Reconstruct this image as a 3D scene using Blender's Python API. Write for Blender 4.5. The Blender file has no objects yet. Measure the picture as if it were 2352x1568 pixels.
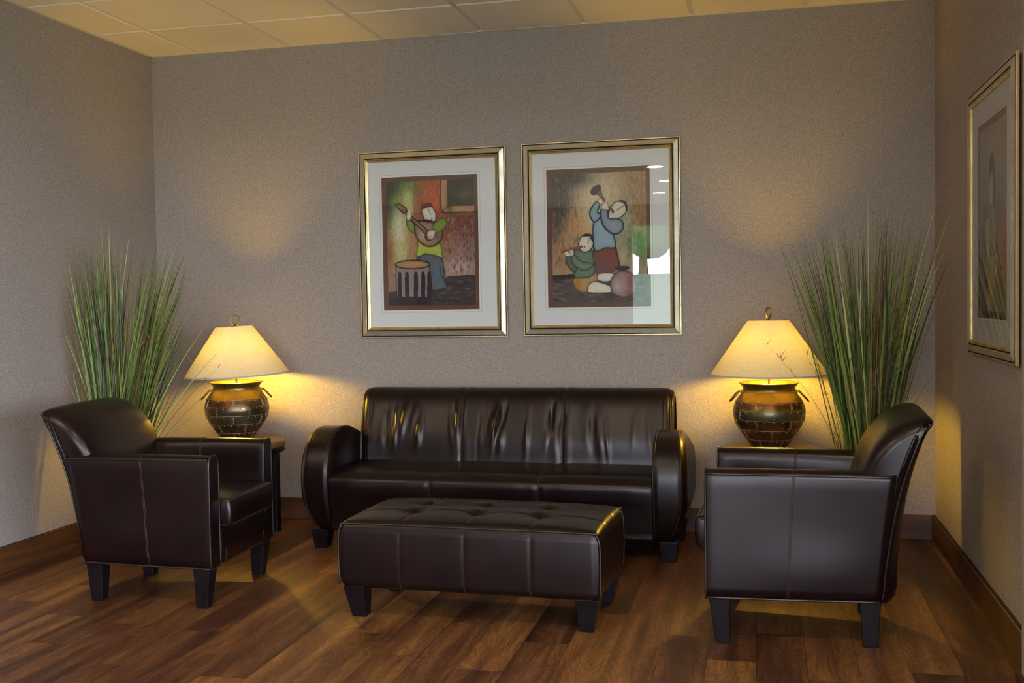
import bpy, math, random
import numpy as np
from mathutils import Vector, Matrix

scene = bpy.context.scene
COL = scene.collection
PI = math.pi

# ------------------------------------------------------------------ camera, world, exposure
F_PX, YAW, PIT, ROL = 2460.94, 0.2320, 0.0382, -0.0167
CAM = Vector((3.7717, -6.1502, 1.336))
W, H = 4.667, 2.9187
cam_data = bpy.data.cameras.new('camera')
cam = bpy.data.objects.new('camera', cam_data)
COL.objects.link(cam)
_r = Vector((math.cos(YAW), math.sin(YAW), 0)); _f = Vector((-math.sin(YAW), math.cos(YAW), 0)); _u = Vector((0, 0, 1))
_f2 = math.cos(PIT) * _f - math.sin(PIT) * _u; _u2 = math.sin(PIT) * _f + math.cos(PIT) * _u
_r3 = math.cos(ROL) * _r + math.sin(ROL) * _u2; _u3 = -math.sin(ROL) * _r + math.cos(ROL) * _u2
cam.matrix_world = Matrix(((_r3.x, _u3.x, -_f2.x, CAM.x), (_r3.y, _u3.y, -_f2.y, CAM.y), (_r3.z, _u3.z, -_f2.z, CAM.z), (0, 0, 0, 1)))
cam_data.sensor_fit = 'HORIZONTAL'
cam_data.sensor_width = 36.0
cam_data.lens = 36.0 * F_PX / 2352.0
cam_data.clip_start = 0.05
cam_data.clip_end = 200
scene.camera = cam

scene.view_settings.view_transform = 'Standard'
scene.view_settings.look = 'None'
scene.view_settings.gamma = 1.0
scene.view_settings.exposure = 0.0
scene.view_settings.use_curve_mapping = False

SKY_STRENGTH = 27.0
LAMP_POWER = 27.0
DOWNLIGHT = 190.0
scene.cycles.sample_clamp_indirect = 4.0
world = bpy.data.worlds.new('overcast_sky')
scene.world = world
world.use_nodes = True
nt = world.node_tree
nt.nodes.clear()
wo = nt.nodes.new('ShaderNodeOutputWorld'); wb = nt.nodes.new('ShaderNodeBackground')
wtc = nt.nodes.new('ShaderNodeTexCoord'); wsep = nt.nodes.new('ShaderNodeSeparateXYZ'); wcr = nt.nodes.new('ShaderNodeValToRGB')
nt.links.new(wtc.outputs['Generated'], wsep.inputs[0]); nt.links.new(wsep.outputs['Z'], wcr.inputs[0])
wcr.color_ramp.elements[0].position = 0.0; wcr.color_ramp.elements[0].color = (0.78, 0.86, 1.0, 1)
wcr.color_ramp.elements[1].position = 0.6; wcr.color_ramp.elements[1].color = (0.55, 0.66, 1.0, 1)
nt.links.new(wcr.outputs[0], wb.inputs[0]); wb.inputs[1].default_value = SKY_STRENGTH
nt.links.new(wb.outputs[0], wo.inputs[0])

# daylight window of the lobby, behind the photographer
WIN_Y, WIN_X0, WIN_X1, WIN_Z0, WIN_Z1 = -12.0, 1.55, 8.6, 0.45, 2.6
pd = bpy.data.lights.new('window_portal', 'AREA'); pd.shape = 'RECTANGLE'
pd.size = WIN_X1 - WIN_X0; pd.size_y = WIN_Z1 - WIN_Z0
pd.cycles.is_portal = True
po = bpy.data.objects.new('window_portal', pd); COL.objects.link(po)
po.location = ((WIN_X0 + WIN_X1) / 2, WIN_Y - 0.12, (WIN_Z0 + WIN_Z1) / 2)
po.rotation_euler = (PI / 2, 0, 0)   # faces +Y, into the room
# side window added to the unseen right lobby wall, daylight for the left wall
W2_X, W2_Y0, W2_Y1, W2_Z0, W2_Z1 = 9.0, -10.5, -4.0, 0.45, 2.6
pd2 = bpy.data.lights.new('added_window_portal', 'AREA'); pd2.shape = 'RECTANGLE'
pd2.size = W2_Y1 - W2_Y0; pd2.size_y = W2_Z1 - W2_Z0
pd2.cycles.is_portal = True
po2 = bpy.data.objects.new('added_window_portal', pd2); COL.objects.link(po2)
po2.location = (W2_X + 0.12, (W2_Y0 + W2_Y1) / 2, (W2_Z0 + W2_Z1) / 2)
po2.rotation_euler = (PI / 2, 0, PI / 2)   # faces -X, into the room

# ------------------------------------------------------------------ helpers
def lin(c):
    c = np.asarray(c, float) / 255.0
    return np.where(c <= 0.04045, c / 12.92, ((c + 0.055) / 1.055) ** 2.4)

def S(r, g, b):
    v = lin((r, g, b)); return (float(v[0]), float(v[1]), float(v[2]), 1.0)

def tag(o, label=None, cat=None, group=None, kind=None):
    if label: o['label'] = label
    if cat: o['category'] = cat
    if group: o['group'] = group
    if kind: o['kind'] = kind
    return o

def mesh(name, v, f, mats, parent=None, smooth=True, mi=None, loc=None):
    me = bpy.data.meshes.new(name)
    me.from_pydata([tuple(p) for p in v], [], [tuple(q) for q in f])
    if not isinstance(mats, (list, tuple)): mats = [mats]
    for m in mats: me.materials.append(m)
    if mi is not None: me.polygons.foreach_set('material_index', list(mi))
    me.polygons.foreach_set('use_smooth', [bool(smooth)] * len(me.polygons))
    me.update()
    o = bpy.data.objects.new(name, me); COL.objects.link(o)
    if parent: o.parent = parent
    if loc: o.location = loc
    return o

def empty(name, loc, rz=0, label=None, cat=None, group=None):
    o = bpy.data.objects.new(name, None); COL.objects.link(o)
    o.empty_display_size = 0.1
    o.location = loc; o.rotation_euler = (0, 0, rz)
    return tag(o, label, cat, group)

class MB:
    """collects pieces into one mesh"""
    def __init__(s): s.v = []; s.f = []; s.m = []
    def add(s, v, f, m=0):
        b = len(s.v); s.v += [tuple(p) for p in v]; s.f += [tuple(i + b for i in q) for q in f]; s.m += [m] * len(f); return s
    def box(s, x0, x1, y0, y1, z0, z1, m=0):
        v = [(x0, y0, z0), (x1, y0, z0), (x1, y1, z0), (x0, y1, z0), (x0, y0, z1), (x1, y0, z1), (x1, y1, z1), (x0, y1, z1)]
        return s.add(v, [(0, 3, 2, 1), (4, 5, 6, 7), (0, 1, 5, 4), (1, 2, 6, 5), (2, 3, 7, 6), (3, 0, 4, 7)], m)
    def build(s, name, mats, parent=None, smooth=False, loc=None):
        return mesh(name, s.v, s.f, mats, parent, smooth, s.m, loc)

def bevel(o, w, seg=2, ang=0.6):
    b = o.modifiers.new('bevel', 'BEVEL'); b.width = w; b.segments = seg; b.limit_method = 'ANGLE'; b.angle_limit = ang
    return o

def loft(loops, cap0=True, cap1=True, closed=True):
    """loops: equal-length lists of 3D points -> verts, faces"""
    n = len(loops[0]); v = []; f = []
    for L in loops: v += [tuple(p) for p in L]
    for i in range(len(loops) - 1):
        for j in range(n if closed else n - 1):
            a = i * n + j; b = i * n + (j + 1) % n
            f.append((a, b, b + n, a + n))
    for flag, L, base, rev in ((cap0, loops[0], 0, True), (cap1, loops[-1], (len(loops) - 1) * n, False)):
        if flag:
            c = len(v); v.append(tuple(np.mean(np.array(L), axis=0)))
            for j in range(n):
                a = base + j; b = base + (j + 1) % n
                f.append((b, a, c) if rev else (a, b, c))
    return v, f

def fix_normals(o):
    import bmesh
    bm = bmesh.new(); bm.from_mesh(o.data); bmesh.ops.recalc_face_normals(bm, faces=bm.faces); bm.to_mesh(o.data); bm.free()
    return o

def catmull(pts, n, closed=True):
    P = np.array(pts, float); m = len(P); out = []
    # resample by arc length after a dense spline
    dense = []
    rng = range(m if closed else m - 1)
    for i in rng:
        if closed: p0, p1, p2, p3 = P[(i - 1) % m], P[i], P[(i + 1) % m], P[(i + 2) % m]
        else: p0, p1, p2, p3 = P[max(i - 1, 0)], P[i], P[i + 1], P[min(i + 2, m - 1)]
        for t in np.linspace(0, 1, 16, endpoint=False):
            dense.append(0.5 * ((2 * p1) + (-p0 + p2) * t + (2 * p0 - 5 * p1 + 4 * p2 - p3) * t * t + (-p0 + 3 * p1 - 3 * p2 + p3) * t ** 3))
    dense.append(P[0] if closed else P[-1])
    D = np.array(dense); s = np.concatenate([[0], np.cumsum(np.linalg.norm(np.diff(D, axis=0), axis=1))])
    q = np.linspace(0, s[-1], n + 1 if closed else n)
    if closed: q = q[:-1]
    return np.stack([np.interp(q, s, D[:, k]) for k in range(D.shape[1])], axis=1)

def polyround(pts, radii, seg=5):
    """2D polygon with rounded corners"""
    P = [np.array(p, float) for p in pts]; out = []; n = len(P)
    for i in range(n):
        p = P[i]; a = P[i - 1]; b = P[(i + 1) % n]; r = radii[i] if hasattr(radii, '__len__') else radii
        if r <= 0: out.append(p); continue
        da = (a - p) / np.linalg.norm(a - p); db = (b - p) / np.linalg.norm(b - p)
        r = min(r, np.linalg.norm(a - p) * .49, np.linalg.norm(b - p) * .49)
        s0 = p + da * r; s1 = p + db * r
        for t in np.linspace(0, 1, seg + 1): out.append((1 - t) ** 2 * s0 + 2 * t * (1 - t) * p + t * t * s1)
    return np.array(out)

def inset2(L, d):
    L = np.asarray(L, float)
    t = np.roll(L, -1, 0) - np.roll(L, 1, 0); t /= np.maximum(np.linalg.norm(t, axis=1, keepdims=True), 1e-9)
    nrm = np.stack([-t[:, 1], t[:, 0]], 1)
    area = 0.5 * np.sum(L[:, 0] * np.roll(L[:, 1], -1) - np.roll(L[:, 0], -1) * L[:, 1])
    return L + nrm * d * (1 if area > 0 else -1)

def tube(pts, r, n=6, closed=False, cap=True):
    P = np.array(pts, float); m = len(P); v = []; f = []
    T = (np.roll(P, -1, 0) - np.roll(P, 1, 0)) if closed else np.gradient(P, axis=0)
    T /= np.maximum(np.linalg.norm(T, axis=1, keepdims=True), 1e-9)
    up = np.array([0, 0, 1.0]) if abs(T[0][2]) < .9 else np.array([1.0, 0, 0])
    N = np.cross(T[0], up); N /= np.linalg.norm(N)
    rr = r if hasattr(r, '__len__') else [r] * m
    for i in range(m):
        N = N - T[i] * (N @ T[i]); N /= max(np.linalg.norm(N), 1e-9); B = np.cross(T[i], N)
        for k in range(n):
            a = 2 * PI * k / n; v.append(tuple(P[i] + rr[i] * (math.cos(a) * N + math.sin(a) * B)))
    for i in range(m if closed else m - 1):
        for k in range(n):
            a = i * n + k; b = i * n + (k + 1) % n; c = ((i + 1) % m) * n + k; d = ((i + 1) % m) * n + (k + 1) % n
            f.append((a, b, d, c))
    if not closed and cap:
        f.append(tuple(range(n - 1, -1, -1))); f.append(tuple((m - 1) * n + k for k in range(n)))
    return v, f

def lathe(prof, n=64, z0=0.0, a0=0.0):
    v = []; f = []
    for (r, z) in prof:
        for k in range(n):
            a = a0 + 2 * PI * k / n; v.append((r * math.cos(a), r * math.sin(a), z + z0))
    for i in range(len(prof) - 1):
        for k in range(n):
            a = i * n + k; b = i * n + (k + 1) % n; f.append((a, b, b + n, a + n))
    return v, f

def rbox(sx, sy, sz, r, step, disp=None):
    """rounded box centred in x,y with z from 0..sz; dense grid; disp(p, n) -> new p"""
    hx, hy, hz = sx / 2, sy / 2, sz / 2
    nx, ny, nz = [max(4, int(round(s / step))) for s in (sx, sy, sz)]
    def ticks(h, n):
        e = [-h + r * (1 - math.cos(t * PI / 2 / 5)) for t in range(6)]
        m = list(np.linspace(-h + r, h - r, max(2, n)))
        return sorted(set([round(q, 6) for q in e + m + [-q for q in e]]))
    X, Y, Z = ticks(hx, nx), ticks(hy, ny), ticks(hz, nz)
    idx = {}; v = []; f = []
    def vid(p):
        k = (round(p[0], 5), round(p[1], 5), round(p[2], 5))
        if k in idx: return idx[k]
        q = np.array(p); c = np.clip(q, [-hx + r, -hy + r, -hz + r], [hx - r, hy - r, hz - r]); d = q - c; L = np.linalg.norm(d)
        nn = d / L if L > 1e-9 else np.zeros(3)
        # place on the rounded surface
        q2 = c + nn * r if L > 1e-9 else q
        q3 = q2 + np.array([0, 0, hz])
        if disp is not None: q3 = disp(q3, nn)
        idx[k] = len(v); v.append(tuple(q3)); return idx[k]
    def face(A, B, fn, flip):
        for i in range(len(A) - 1):
            for j in range(len(B) - 1):
                q = [vid(fn(A[i], B[j])), vid(fn(A[i + 1], B[j])), vid(fn(A[i + 1], B[j + 1])), vid(fn(A[i], B[j + 1]))]
                if len(set(q)) < 4: continue
                f.append(tuple(reversed(q)) if flip else tuple(q))
    face(X, Y, lambda a, b: (a, b, hz), False); face(X, Y, lambda a, b: (a, b, -hz), True)
    face(X, Z, lambda a, b: (a, -hy, b), False); face(X, Z, lambda a, b: (a, hy, b), True)
    face(Y, Z, lambda a, b: (-hx, a, b), True); face(Y, Z, lambda a, b: (hx, a, b), False)
    return v, f

# ------------------------------------------------------------------ materials
def newmat(name):
    m = bpy.data.materials.new(name); m.use_nodes = True
    b = m.node_tree.nodes['Principled BSDF']
    return m, m.node_tree, b

def N(nt, t, **kw):
    n = nt.nodes.new(t)
    for k, v in kw.items(): setattr(n, k, v)
    return n

def ramp(nt, stops, inp=None, interp='LINEAR'):
    r = N(nt, 'ShaderNodeValToRGB'); cr = r.color_ramp; cr.interpolation = interp
    while len(cr.elements) < len(stops): cr.elements.new(0.5)
    for e, (p, c) in zip(cr.elements, stops): e.position = p; e.color = c
    if inp is not None: nt.links.new(inp, r.inputs[0])
    return r

def noise(nt, vec, scale, detail=4, rough=.5, dist=0.0):
    n = N(nt, 'ShaderNodeTexNoise'); n.inputs['Scale'].default_value = scale; n.inputs['Detail'].default_value = detail
    n.inputs['Roughness'].default_value = rough; n.inputs['Distortion'].default_value = dist
    if vec is not None: nt.links.new(vec, n.inputs['Vector'])
    return n

def mapping(nt, src, scale=(1, 1, 1), loc=(0, 0, 0), rot=(0, 0, 0)):
    m = N(nt, 'ShaderNodeMapping'); m.inputs['Scale'].default_value = scale; m.inputs['Location'].default_value = loc; m.inputs['Rotation'].default_value = rot
    nt.links.new(src, m.inputs['Vector']); return m

def mixc(nt, a, b, fac, mode='MIX'):
    m = N(nt, 'ShaderNodeMix', data_type='RGBA', blend_type=mode)
    for s, v in ((m.inputs[6], a), (m.inputs[7], b), (m.inputs[0], fac)):
        if isinstance(v, bpy.types.NodeSocket): nt.links.new(v, s)
        else: s.default_value = v
    return m.outputs[2]

def math_(nt, op, a, b=0.0, c=None):
    m = N(nt, 'ShaderNodeMath', operation=op)
    for i, v in enumerate((a, b) if c is None else (a, b, c)):
        if isinstance(v, bpy.types.NodeSocket): nt.links.new(v, m.inputs[i])
        else: m.inputs[i].default_value = v
    return m.outputs[0]

def bumpn(nt, bsdf, height, strength, dist=0.001, prev=None):
    b = N(nt, 'ShaderNodeBump'); b.inputs['Strength'].default_value = strength; b.inputs['Distance'].default_value = dist
    nt.links.new(height, b.inputs['Height'])
    if prev is not None: nt.links.new(prev, b.inputs['Normal'])
    nt.links.new(b.outputs[0], bsdf.inputs['Normal']); return b.outputs[0]

def simple(name, col, rough=.5, metal=0.0, spec=.5, bump=0, bscale=200, var=0.0):
    m, nt, b = newmat(name)
    b.inputs['Base Color'].default_value = col; b.inputs['Roughness'].default_value = rough; b.inputs['Metallic'].default_value = metal
    b.inputs['Specular IOR Level'].default_value = spec
    tc = N(nt, 'ShaderNodeTexCoord')
    if var:
        n = noise(nt, tc.outputs['Object'], 18, 5)
        d = tuple(c * (1 - var) for c in col[:3]) + (1,); l = tuple(min(1, c * (1 + var)) for c in col[:3]) + (1,)
        r = ramp(nt, [(.3, d), (.7, l)], n.outputs[0]); nt.links.new(r.outputs[0], b.inputs['Base Color'])
    if bump:
        n = noise(nt, tc.outputs['Object'], bscale, 3); bumpn(nt, b, n.outputs[0], bump, .002)
    return m

# wallpaper: taupe with fine mottled flecks
def wall_mat():
    m, nt, b = newmat('wallpaper')
    tc = N(nt, 'ShaderNodeTexCoord'); o = tc.outputs['Object']
    n1 = noise(nt, o, 130, 3, .6); n2 = noise(nt, mapping(nt, o, (190, 190, 110)).outputs[0], 1, 2, .5); n3 = noise(nt, o, 35, 4, .6)
    c1 = ramp(nt, [(.30, (0.245, 0.205, 0.180, 1)), (.5, (0.345, 0.295, 0.268, 1)), (.70, (0.445, 0.392, 0.362, 1))], n1.outputs[0])
    c2 = ramp(nt, [(.26, (.55, .5, .45, 1)), (.40, (1, 1, 1, 1)), (.66, (1, 1, 1, 1)), (.76, (1.35, 1.33, 1.3, 1))], n2.outputs[0])
    c3 = ramp(nt, [(.3, (.93, .93, .93, 1)), (.7, (1.06, 1.06, 1.06, 1))], n3.outputs[0])
    x = mixc(nt, c1.outputs[0], c2.outputs[0], 1.0, 'MULTIPLY'); x = mixc(nt, x, c3.outputs[0], 1.0, 'MULTIPLY')
    nt.links.new(x, b.inputs['Base Color']); b.inputs['Roughness'].default_value = .62; b.inputs['Specular IOR Level'].default_value = .35
    bumpn(nt, b, n1.outputs[0], .25, .0008)
    return m

def wood_core(nt, vec, plank_w, plank_l, base_stops, grain_amt=1.0):
    """planks along local Y of vec; returns colour, roughness height sockets"""
    sp = N(nt, 'ShaderNodeSeparateXYZ'); nt.links.new(vec, sp.inputs[0])
    X, Y = sp.outputs[0], sp.outputs[1]
    xi = math_(nt, 'DIVIDE', X, plank_w); fx = math_(nt, 'FLOOR', xi)
    wn = N(nt, 'ShaderNodeTexWhiteNoise', noise_dimensions='1D'); nt.links.new(fx, wn.inputs['W'])
    yo = math_(nt, 'ADD', math_(nt, 'DIVIDE', Y, plank_l), math_(nt, 'MULTIPLY', wn.outputs[0], 7.0)); fy = math_(nt, 'FLOOR', yo)
    cb = N(nt, 'ShaderNodeCombineXYZ'); nt.links.new(fx, cb.inputs[0]); nt.links.new(fy, cb.inputs[1])
    wn2 = N(nt, 'ShaderNodeTexWhiteNoise', noise_dimensions='3D'); nt.links.new(cb.outputs[0], wn2.inputs['Vector'])
    off = N(nt, 'ShaderNodeVectorMath', operation='SCALE'); nt.links.new(wn2.outputs['Color'], off.inputs[0]); off.inputs[3].default_value = 37.0
    ad = N(nt, 'ShaderNodeVectorMath', operation='ADD'); nt.links.new(vec, ad.inputs[0]); nt.links.new(off.outputs[0], ad.inputs[1])
    p = ad.outputs[0]
    band = noise(nt, mapping(nt, p, (11, 0.9, 1)).outputs[0], 1, 3, .55, .3)      # wide colour bands inside a plank
    fig = noise(nt, mapping(nt, p, (7, 1.6, 1)).outputs[0], 1, 2, .5, 1.2)        # cathedral figure
    ring = math_(nt, 'SINE', math_(nt, 'MULTIPLY', fig.outputs[0], 95.0))
    fine = noise(nt, mapping(nt, p, (240, 9, 1)).outputs[0], 1, 4, .6, .4)
    pores = noise(nt, mapping(nt, p, (130, 28, 1)).outputs[0], 1, 3, .7, 1.5)
    t = math_(nt, 'ADD', math_(nt, 'MULTIPLY', band.outputs[0], .95), math_(nt, 'MULTIPLY', wn2.outputs[0], .30))
    t = math_(nt, 'SUBTRACT', t, .10)
    base = ramp(nt, base_stops, t)
    rr = ramp(nt, [(0, (.80, .78, .76, 1)), (.6, (1, 1, 1, 1)), (1, (1.35, 1.25, 1.1, 1))], math_(nt, 'ADD', math_(nt, 'MULTIPLY', ring, .5), .5))
    fr = ramp(nt, [(.30, (.72, .70, .68, 1)), (.55, (1, 1, 1, 1)), (.75, (1.25, 1.2, 1.12, 1))], fine.outputs[0])
    pr = ramp(nt, [(.32, (.60, .58, .56, 1)), (.47, (1, 1, 1, 1)), (.68, (1.0, 1.0, 1.0, 1)), (.78, (1.5, 1.4, 1.2, 1))], pores.outputs[0])
    c = mixc(nt, base.outputs[0], rr.outputs[0], .75 * grain_amt, 'MULTIPLY')
    c = mixc(nt, c, fr.outputs[0], .8 * grain_amt, 'MULTIPLY'); c = mixc(nt, c, pr.outputs[0], .8 * grain_amt, 'MULTIPLY')
    ex = math_(nt, 'ABSOLUTE', math_(nt, 'SUBTRACT', math_(nt, 'FRACT', xi), .5))
    ey = math_(nt, 'ABSOLUTE', math_(nt, 'SUBTRACT', math_(nt, 'FRACT', yo), .5))
    gx = math_(nt, 'GREATER_THAN', ex, .5 - .0011 / plank_w); gy = math_(nt, 'GREATER_THAN', ey, .5 - .0011 / plank_l)
    gap = math_(nt, 'MAXIMUM', gx, gy)
    c = mixc(nt, c, (.012, .006, .003, 1), math_(nt, 'MULTIPLY', gap, .75))
    hgt = math_(nt, 'SUBTRACT', math_(nt, 'MULTIPLY', fine.outputs[0], .5), gap)
    return c, hgt, pores.outputs[0]

def floor_mat():
    m, nt, b = newmat('plank_floor')
    tc = N(nt, 'ShaderNodeTexCoord')
    v = mapping(nt, tc.outputs['Object'], loc=(-3.377 + .178 * 30, 0, 0)).outputs[0]
    c, h, p = wood_core(nt, v, .178, 1.22, [(.22, (.030, .012, .007, 1)), (.38, (.068, .026, .012, 1)), (.52, (.125, .052, .021, 1)), (.66, (.200, .088, .028, 1)), (.84, (.31, .150, .045, 1))])
    nt.links.new(c, b.inputs['Base Color'])
    rg = ramp(nt, [(.3, (.50, .50, .50, 1)), (.7, (.40, .40, .40, 1))], p); nt.links.new(rg.outputs[0], b.inputs['Roughness'])
    b.inputs['Specular IOR Level'].default_value = .38
    bumpn(nt, b, h, .25, .0012)
    return m

def board_mat(name, rot, stops, rough=.45, scale=1.0):
    m, nt, b = newmat(name)
    tc = N(nt, 'ShaderNodeTexCoord')
    v = mapping(nt, tc.outputs['Object'], rot=rot, scale=(scale,) * 3).outputs[0]
    band = noise(nt, mapping(nt, v, (9, .8, 9)).outputs[0], 1, 4, .6, .8)
    fine = noise(nt, mapping(nt, v, (140, 5, 140)).outputs[0], 1, 4, .6, .6)
    base = ramp(nt, stops, band.outputs[0])
    fr = ramp(nt, [(.3, (.65, .62, .6, 1)), (.6, (1.1, 1.1, 1.1, 1))], fine.outputs[0])
    nt.links.new(mixc(nt, base.outputs[0], fr.outputs[0], 1.0, 'MULTIPLY'), b.inputs['Base Color'])
    b.inputs['Roughness'].default_value = rough; b.inputs['Specular IOR Level'].default_value = .4
    bumpn(nt, b, fine.outputs[0], .15, .001)
    return m

def leather_mat():
    m, nt, b = newmat('brown_leather')
    tc = N(nt, 'ShaderNodeTexCoord'); o = tc.outputs['Object']
    n1 = noise(nt, o, 6, 3, .5); n2 = noise(nt, o, 22, 3, .5, .6); n3 = noise(nt, o, 110, 2, .4)
    c = ramp(nt, [(.3, (.0036, .0014, .0015, 1)), (.7, (.0072, .0025, .0026, 1))], n1.outputs[0])
    nt.links.new(c.outputs[0], b.inputs['Base Color'])
    r = ramp(nt, [(.3, (.287, .287, .287, 1)), (.7, (.335, .335, .335, 1))], n2.outputs[0]); nt.links.new(r.outputs[0], b.inputs['Roughness'])
    b.inputs['Specular IOR Level'].default_value = .40; b.inputs['Specular Tint'].default_value = (1, .90, .90, 1)
    p = bumpn(nt, b, n2.outputs[0], .06, .003); bumpn(nt, b, n3.outputs[0], .05, .0008, p)
    return m

def shade_mat():
    m, nt, b = newmat('parchment_shade')
    out = nt.nodes['Material Output']; nt.nodes.remove(b)
    tc = N(nt, 'ShaderNodeTexCoord'); o = tc.outputs['Object']
    n = noise(nt, mapping(nt, o, (30, 30, 160)).outputs[0], 1, 4, .6, 1.5); n2 = noise(nt, mapping(nt, o, (160, 160, 24)).outputs[0], 1, 3, .6, 1.5)
    mx = math_(nt, 'ADD', math_(nt, 'MULTIPLY', n.outputs[0], .5), math_(nt, 'MULTIPLY', n2.outputs[0], .5))
    c = ramp(nt, [(.30, (.46, .37, .23, 1)), (.46, (.64, .55, .38, 1)), (.7, (.72, .63, .46, 1))], mx)
    d = N(nt, 'ShaderNodeBsdfDiffuse'); t = N(nt, 'ShaderNodeBsdfTranslucent'); ms = N(nt, 'ShaderNodeMixShader')
    nt.links.new(c.outputs[0], d.inputs[0]); nt.links.new(mixc(nt, c.outputs[0], (.70, .76, 1.0, 1), 1.0, 'MULTIPLY'), t.inputs[0]); ms.inputs[0].default_value = SHADE_T
    nt.links.new(d.outputs[0], ms.inputs[1]); nt.links.new(t.outputs[0], ms.inputs[2]); nt.links.new(ms.outputs[0], out.inputs[0])
    return m

SHADE_T = 0.080
def glass_mat(name='picture_glass', ior=1.5):
    m, nt, b = newmat(name); out = nt.nodes['Material Output']; nt.nodes.remove(b)
    fr = N(nt, 'ShaderNodeFresnel'); ge = N(nt, 'ShaderNodeNewGeometry')
    nt.links.new(math_(nt, 'ADD', ior, math_(nt, 'MULTIPLY', ge.outputs['Backfacing'], 1 / ior - ior)), fr.inputs[0])
    tr = N(nt, 'ShaderNodeBsdfTransparent'); gl = N(nt, 'ShaderNodeBsdfGlossy'); gl.inputs['Roughness'].default_value = .0
    ms = N(nt, 'ShaderNodeMixShader'); nt.links.new(fr.outputs[0], ms.inputs[0]); nt.links.new(tr.outputs[0], ms.inputs[1]); nt.links.new(gl.outputs[0], ms.inputs[2])
    nt.links.new(ms.outputs[0], out.inputs[0]); return m

def emis(name, col, strength):
    m, nt, b = newmat(name); b.inputs['Base Color'].default_value = (0, 0, 0, 1)
    b.inputs['Emission Color'].default_value = col; b.inputs['Emission Strength'].default_value = strength; return m

def vcol_mat(name, rough=.8):
    m, nt, b = newmat(name); a = N(nt, 'ShaderNodeVertexColor'); a.layer_name = 'paint'
    nt.links.new(a.outputs[0], b.inputs['Base Color']); b.inputs['Roughness'].default_value = rough; b.inputs['Specular IOR Level'].default_value = .2
    return m

def blade_mat(name, c0, c1, rough=.35):
    m, nt, b = newmat(name)
    oi = N(nt, 'ShaderNodeVertexColor'); oi.layer_name = 'tint'
    sp = N(nt, 'ShaderNodeSeparateColor'); nt.links.new(oi.outputs[0], sp.inputs[0])
    c = ramp(nt, c0, sp.outputs[0]); nt.links.new(c.outputs[0], b.inputs['Base Color'])
    b.inputs['Roughness'].default_value = rough; b.inputs['Specular IOR Level'].default_value = .5
    return m

def metal_mat(name, c0, c1, rough=.35, scale=14, metal=.9):
    m, nt, b = newmat(name); tc = N(nt, 'ShaderNodeTexCoord')
    n = noise(nt, tc.outputs['Object'], scale, 6, .65, .6)
    c = ramp(nt, [(.32, c0), (.66, c1)], n.outputs[0]); nt.links.new(c.outputs[0], b.inputs['Base Color'])
    b.inputs['Metallic'].default_value = metal
    r = ramp(nt, [(.3, (rough + .12,) * 3 + (1,)), (.7, (rough - .06,) * 3 + (1,))], n.outputs[0]); nt.links.new(r.outputs[0], b.inputs['Roughness'])
    n2 = noise(nt, tc.outputs['Object'], scale * 4, 4, .6); bumpn(nt, b, n2.outputs[0], .25, .002)
    return m

M = {}
M['wall'] = wall_mat(); M['floor'] = floor_mat(); M['leather'] = leather_mat(); M['shade'] = shade_mat(); M['glass'] = glass_mat()
M['base_y'] = board_mat('baseboard_wood', (0, 0, 0), [(.3, (.040, .014, .006, 1)), (.5, (.085, .031, .011, 1)), (.7, (.13, .052, .018, 1))])
M['base_x'] = board_mat('baseboard_wood_back', (0, 0, PI / 2), [(.3, (.040, .014, .006, 1)), (.5, (.085, .031, .011, 1)), (.7, (.13, .052, .018, 1))])
M['table'] = board_mat('table_wood', (0, 0, PI / 2), [(.3, (.16, .085, .035, 1)), (.5, (.22, .12, .055, 1)), (.7, (.28, .16, .075, 1))], .35)
M['darkwood'] = simple('dark_leg_wood', (.006, .0035, .0045, 1), .42, spec=.2, bump=.08, bscale=60, var=.3)
M['welt'] = simple('leather_piping', (.024, .011, .009, 1), .34, spec=.5)
M['thread'] = simple('seam_thread', (.040, .012, .007, 1), .5, spec=.4, bump=.5, bscale=500)
M['ceil'] = simple('ceiling_tile', (.88, .80, .62, 1), .85, spec=.2, bump=.9, bscale=70)
M['tbar'] = simple('ceiling_grid_metal', (.70, .64, .52, 1), .5, spec=.4)
M['gold'] = metal_mat('gold_leaf', (.58, .42, .19, 1), (.86, .70, .40, 1), .32, 9, .8)
M['champ'] = metal_mat('champagne_leaf', (.55, .50, .38, 1), (.80, .76, .66, 1), .34, 6, .8)
M['groove'] = simple('dark_groove', (.05, .028, .012, 1), .5, metal=.3)
M['mat'] = simple('white_mat_board', (.74, .76, .78, 1), .85, spec=.2)
M['matcut'] = simple('mat_bevel_cut', (.85, .84, .80, 1), .8)
M['matline'] = simple('mat_pencil_line', (.36, .36, .34, 1), .8)
M['brownmat'] = simple('brown_mat_board', (.125, .058, .045, 1), .85, spec=.2, var=.08)
M['paint'] = vcol_mat('pastel_paint')
M['brass'] = metal_mat('aged_brass', (.10, .070, .018, 1), (.30, .22, .065, 1), .36, 10, .9)
M['bronze'] = metal_mat('dark_bronze_plate', (.045, .036, .024, 1), (.20, .135, .075, 1), .30, 9, .85)
M['copper'] = metal_mat('brown_copper_plate', (.065, .030, .012, 1), (.30, .16, .06, 1), .24, 12, .85)
M['olive'] = metal_mat('olive_bronze_plate', (.065, .060, .032, 1), (.17, .15, .08, 1), .34, 8, .75)
M['joint'] = metal_mat('brass_joint', (.22, .17, .09, 1), (.52, .43, .26, 1), .42, 30, .7)
M['trimw'] = simple('shade_trim_tape', (.55, .50, .44, 1), .8)
M['bulb'] = emis('bulb_glow', (1.0, 0.60, 0.055, 1), 1.0)
M['pot'] = simple('dark_planter', (.03, .02, .015, 1), .5, var=.3, bump=.3, bscale=30)
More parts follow.
